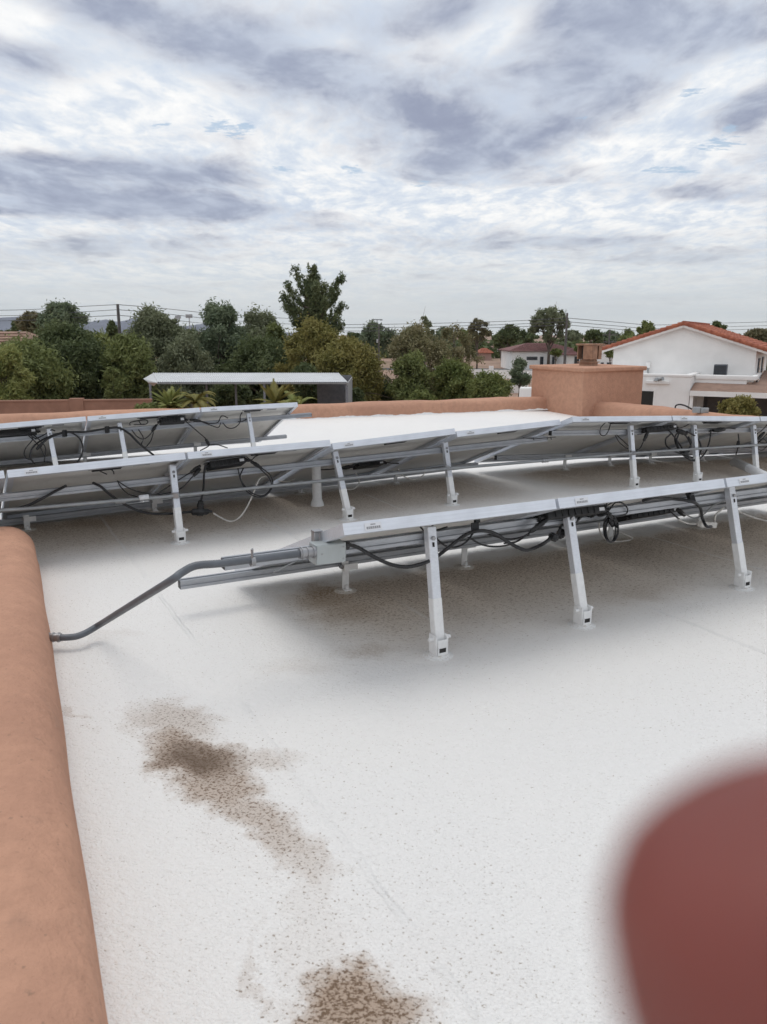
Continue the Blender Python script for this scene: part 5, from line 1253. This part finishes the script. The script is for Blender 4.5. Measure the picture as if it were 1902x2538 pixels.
palm(424,872,24,.95,22,'palm with drooping yellow green fronds in front of the carport',4,'olive',1.5)
palm(594,870,24,.8,12,'thin palm with long upright yellow fronds in front of the carport',5,'olive',.5)
palm(640,884,25,.95,22,'low arching palm near the carport side panel',6,'pal',1.5)
tree(282,350,876,905,23,'mesq','low green shrub just beyond the parapet left of the palms', 3500,.07,14, name='bush', cat='bush', group='bushes')
a = bg(243, 857, 43.5); mb = MB(); mb.tube([(0,0,0),(.03,0,.25),(.1,0,.52),(.08,0,.62)], [.62,.7,.42,.1], 9)
o = mb.build('boulder', m_patio, smooth='all'); o.location = (a[0],43.5,GZ+.0); o.scale = (1.2,1,1.1); tag(o, 'brown boulder on bare soil behind the block wall', 'boulder')
MBD = [o_ for o_ in bpy.data.objects if o_.name.startswith('boulder')][0]
for v in MBD.data.vertices: v.co += Vector(rng.normal(0,.06,3))

# ================================================================== HAND (fingertip in front of the lens, far out of focus)
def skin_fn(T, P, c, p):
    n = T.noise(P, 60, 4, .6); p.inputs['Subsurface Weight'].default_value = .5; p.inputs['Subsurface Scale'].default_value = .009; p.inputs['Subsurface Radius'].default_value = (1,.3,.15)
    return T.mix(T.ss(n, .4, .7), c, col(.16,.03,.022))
m_skin = mat('skin', (.20,.052,.04), .5, vary=.08, vscale=40, fn=skin_fn)  # base colour darkened to carry the shade a held phone would cast
m_nail = mat('fingernail', (.42,.2,.16), .35)
def hand():
    cm = cam.matrix_basis.copy() if False else Matrix.Translation(cam.location) @ cam.rotation_euler.to_matrix().to_4x4()
    J = []; E = []; Rd = []
    def j(x, y, z, r, link=None):
        J.append((x,y,z)); Rd.append(r); 
        if link is not None: E.append((link, len(J)-1))
        return len(J)-1
    # coordinates in metres: x right, y up, z towards the holder, as the hand hangs below and right of the lens
    w0 = j(.105,-.190,.050,.027); pm = j(.088,-.150,.012,.030, w0)
    kn = j(.066,-.112,-.018,.0160, pm)
    a = j(.0575,-.0880,-.036,.0128, kn); b = j(.0480,-.0670,-.0425,.0130, a); c = j(.0395,-.0495,-.0455,.0136, b); c1_ = j(.0308,-.0362,-.0455,.0140, c)
    c2_ = j(.0250,-.0255,-.0452,.0136, c1_); t = j(.0222,-.0202,-.0450,.0114, c2_); t2 = j(.0204,-.0166,-.0450,.0070, t)
    for (dx, l_) in ((.022,1.06),(.043,1.0),(.063,.84)):
        k_ = j(.066+dx,-.116-.004*(dx/.02),-.016+.004*(dx/.02),.0145, pm)
        a = j(.060+dx,-.100,-.050*l_,.0108, k_); b = j(.055+dx,-.116,-.070*l_,.0100, a); c = j(.052+dx,-.136,-.066*l_,.0090, b)
    th = j(.062,-.160,.004,.0165, pm); a = j(.034,-.146,-.018,.0130, th); b = j(.018,-.128,-.036,.0112, a); c = j(.010,-.116,-.046,.0095, b)
    f = j(.150,-.290,.130,.036, w0); f2 = j(.22,-.42,.27,.045, f)
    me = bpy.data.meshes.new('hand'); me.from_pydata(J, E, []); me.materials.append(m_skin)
    o = bpy.data.objects.new('hand', me); C.objects.link(o)
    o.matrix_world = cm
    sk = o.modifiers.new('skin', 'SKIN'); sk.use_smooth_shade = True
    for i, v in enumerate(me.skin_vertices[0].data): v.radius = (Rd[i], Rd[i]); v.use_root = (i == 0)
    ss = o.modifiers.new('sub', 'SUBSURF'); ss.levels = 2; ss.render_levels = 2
    # nail on the far side of the fingertip
    tag(o, 'blurred reddish fingertip of a hand reaching in at the lower right corner', 'hand')
    mb = MB(); vs = []
    for u in range(7):
        for v_ in range(7):
            a_ = (u/6-.5)*1.5; vs.append((.0262+.0085*math.sin(a_)+(v_-3)*.0009, -.0262-(v_-3)*.0016, -.0455-.0112*math.cos(a_)+abs(v_-3)*.0002))
    fs = [(u*7+v_, u*7+v_+1, (u+1)*7+v_+1, (u+1)*7+v_) for u in range(6) for v_ in range(6)]
    mb.add(vs, fs); nl = mb.build('fingernail', m_nail, o, smooth='all')
    so_ = nl.modifiers.new('s','SOLIDIFY'); so_.thickness = .0006
hand()
print('objects', len(bpy.data.objects))
# ------------------------------------------------------------------ the air between here and the mountains
hb = MB(); hb.box(-8900,8900,-250,11500,GZ-1,400)
hm = bpy.data.materials.new('haze'); hm.use_nodes = True; hm.node_tree.nodes.clear()
ho = hm.node_tree.nodes.new('ShaderNodeOutputMaterial'); hv = hm.node_tree.nodes.new('ShaderNodeVolumePrincipled')
hv.inputs['Color'].default_value = (.82,.90,1,1); hv.inputs['Density'].default_value = .00004; hv.inputs['Anisotropy'].default_value = .2
hm.node_tree.links.new(hv.outputs[0], ho.inputs['Volume'])
tag(hb.build('haze', hm), 'thin bluish haze in front of the distant mountains', 'haze', kind='stuff')
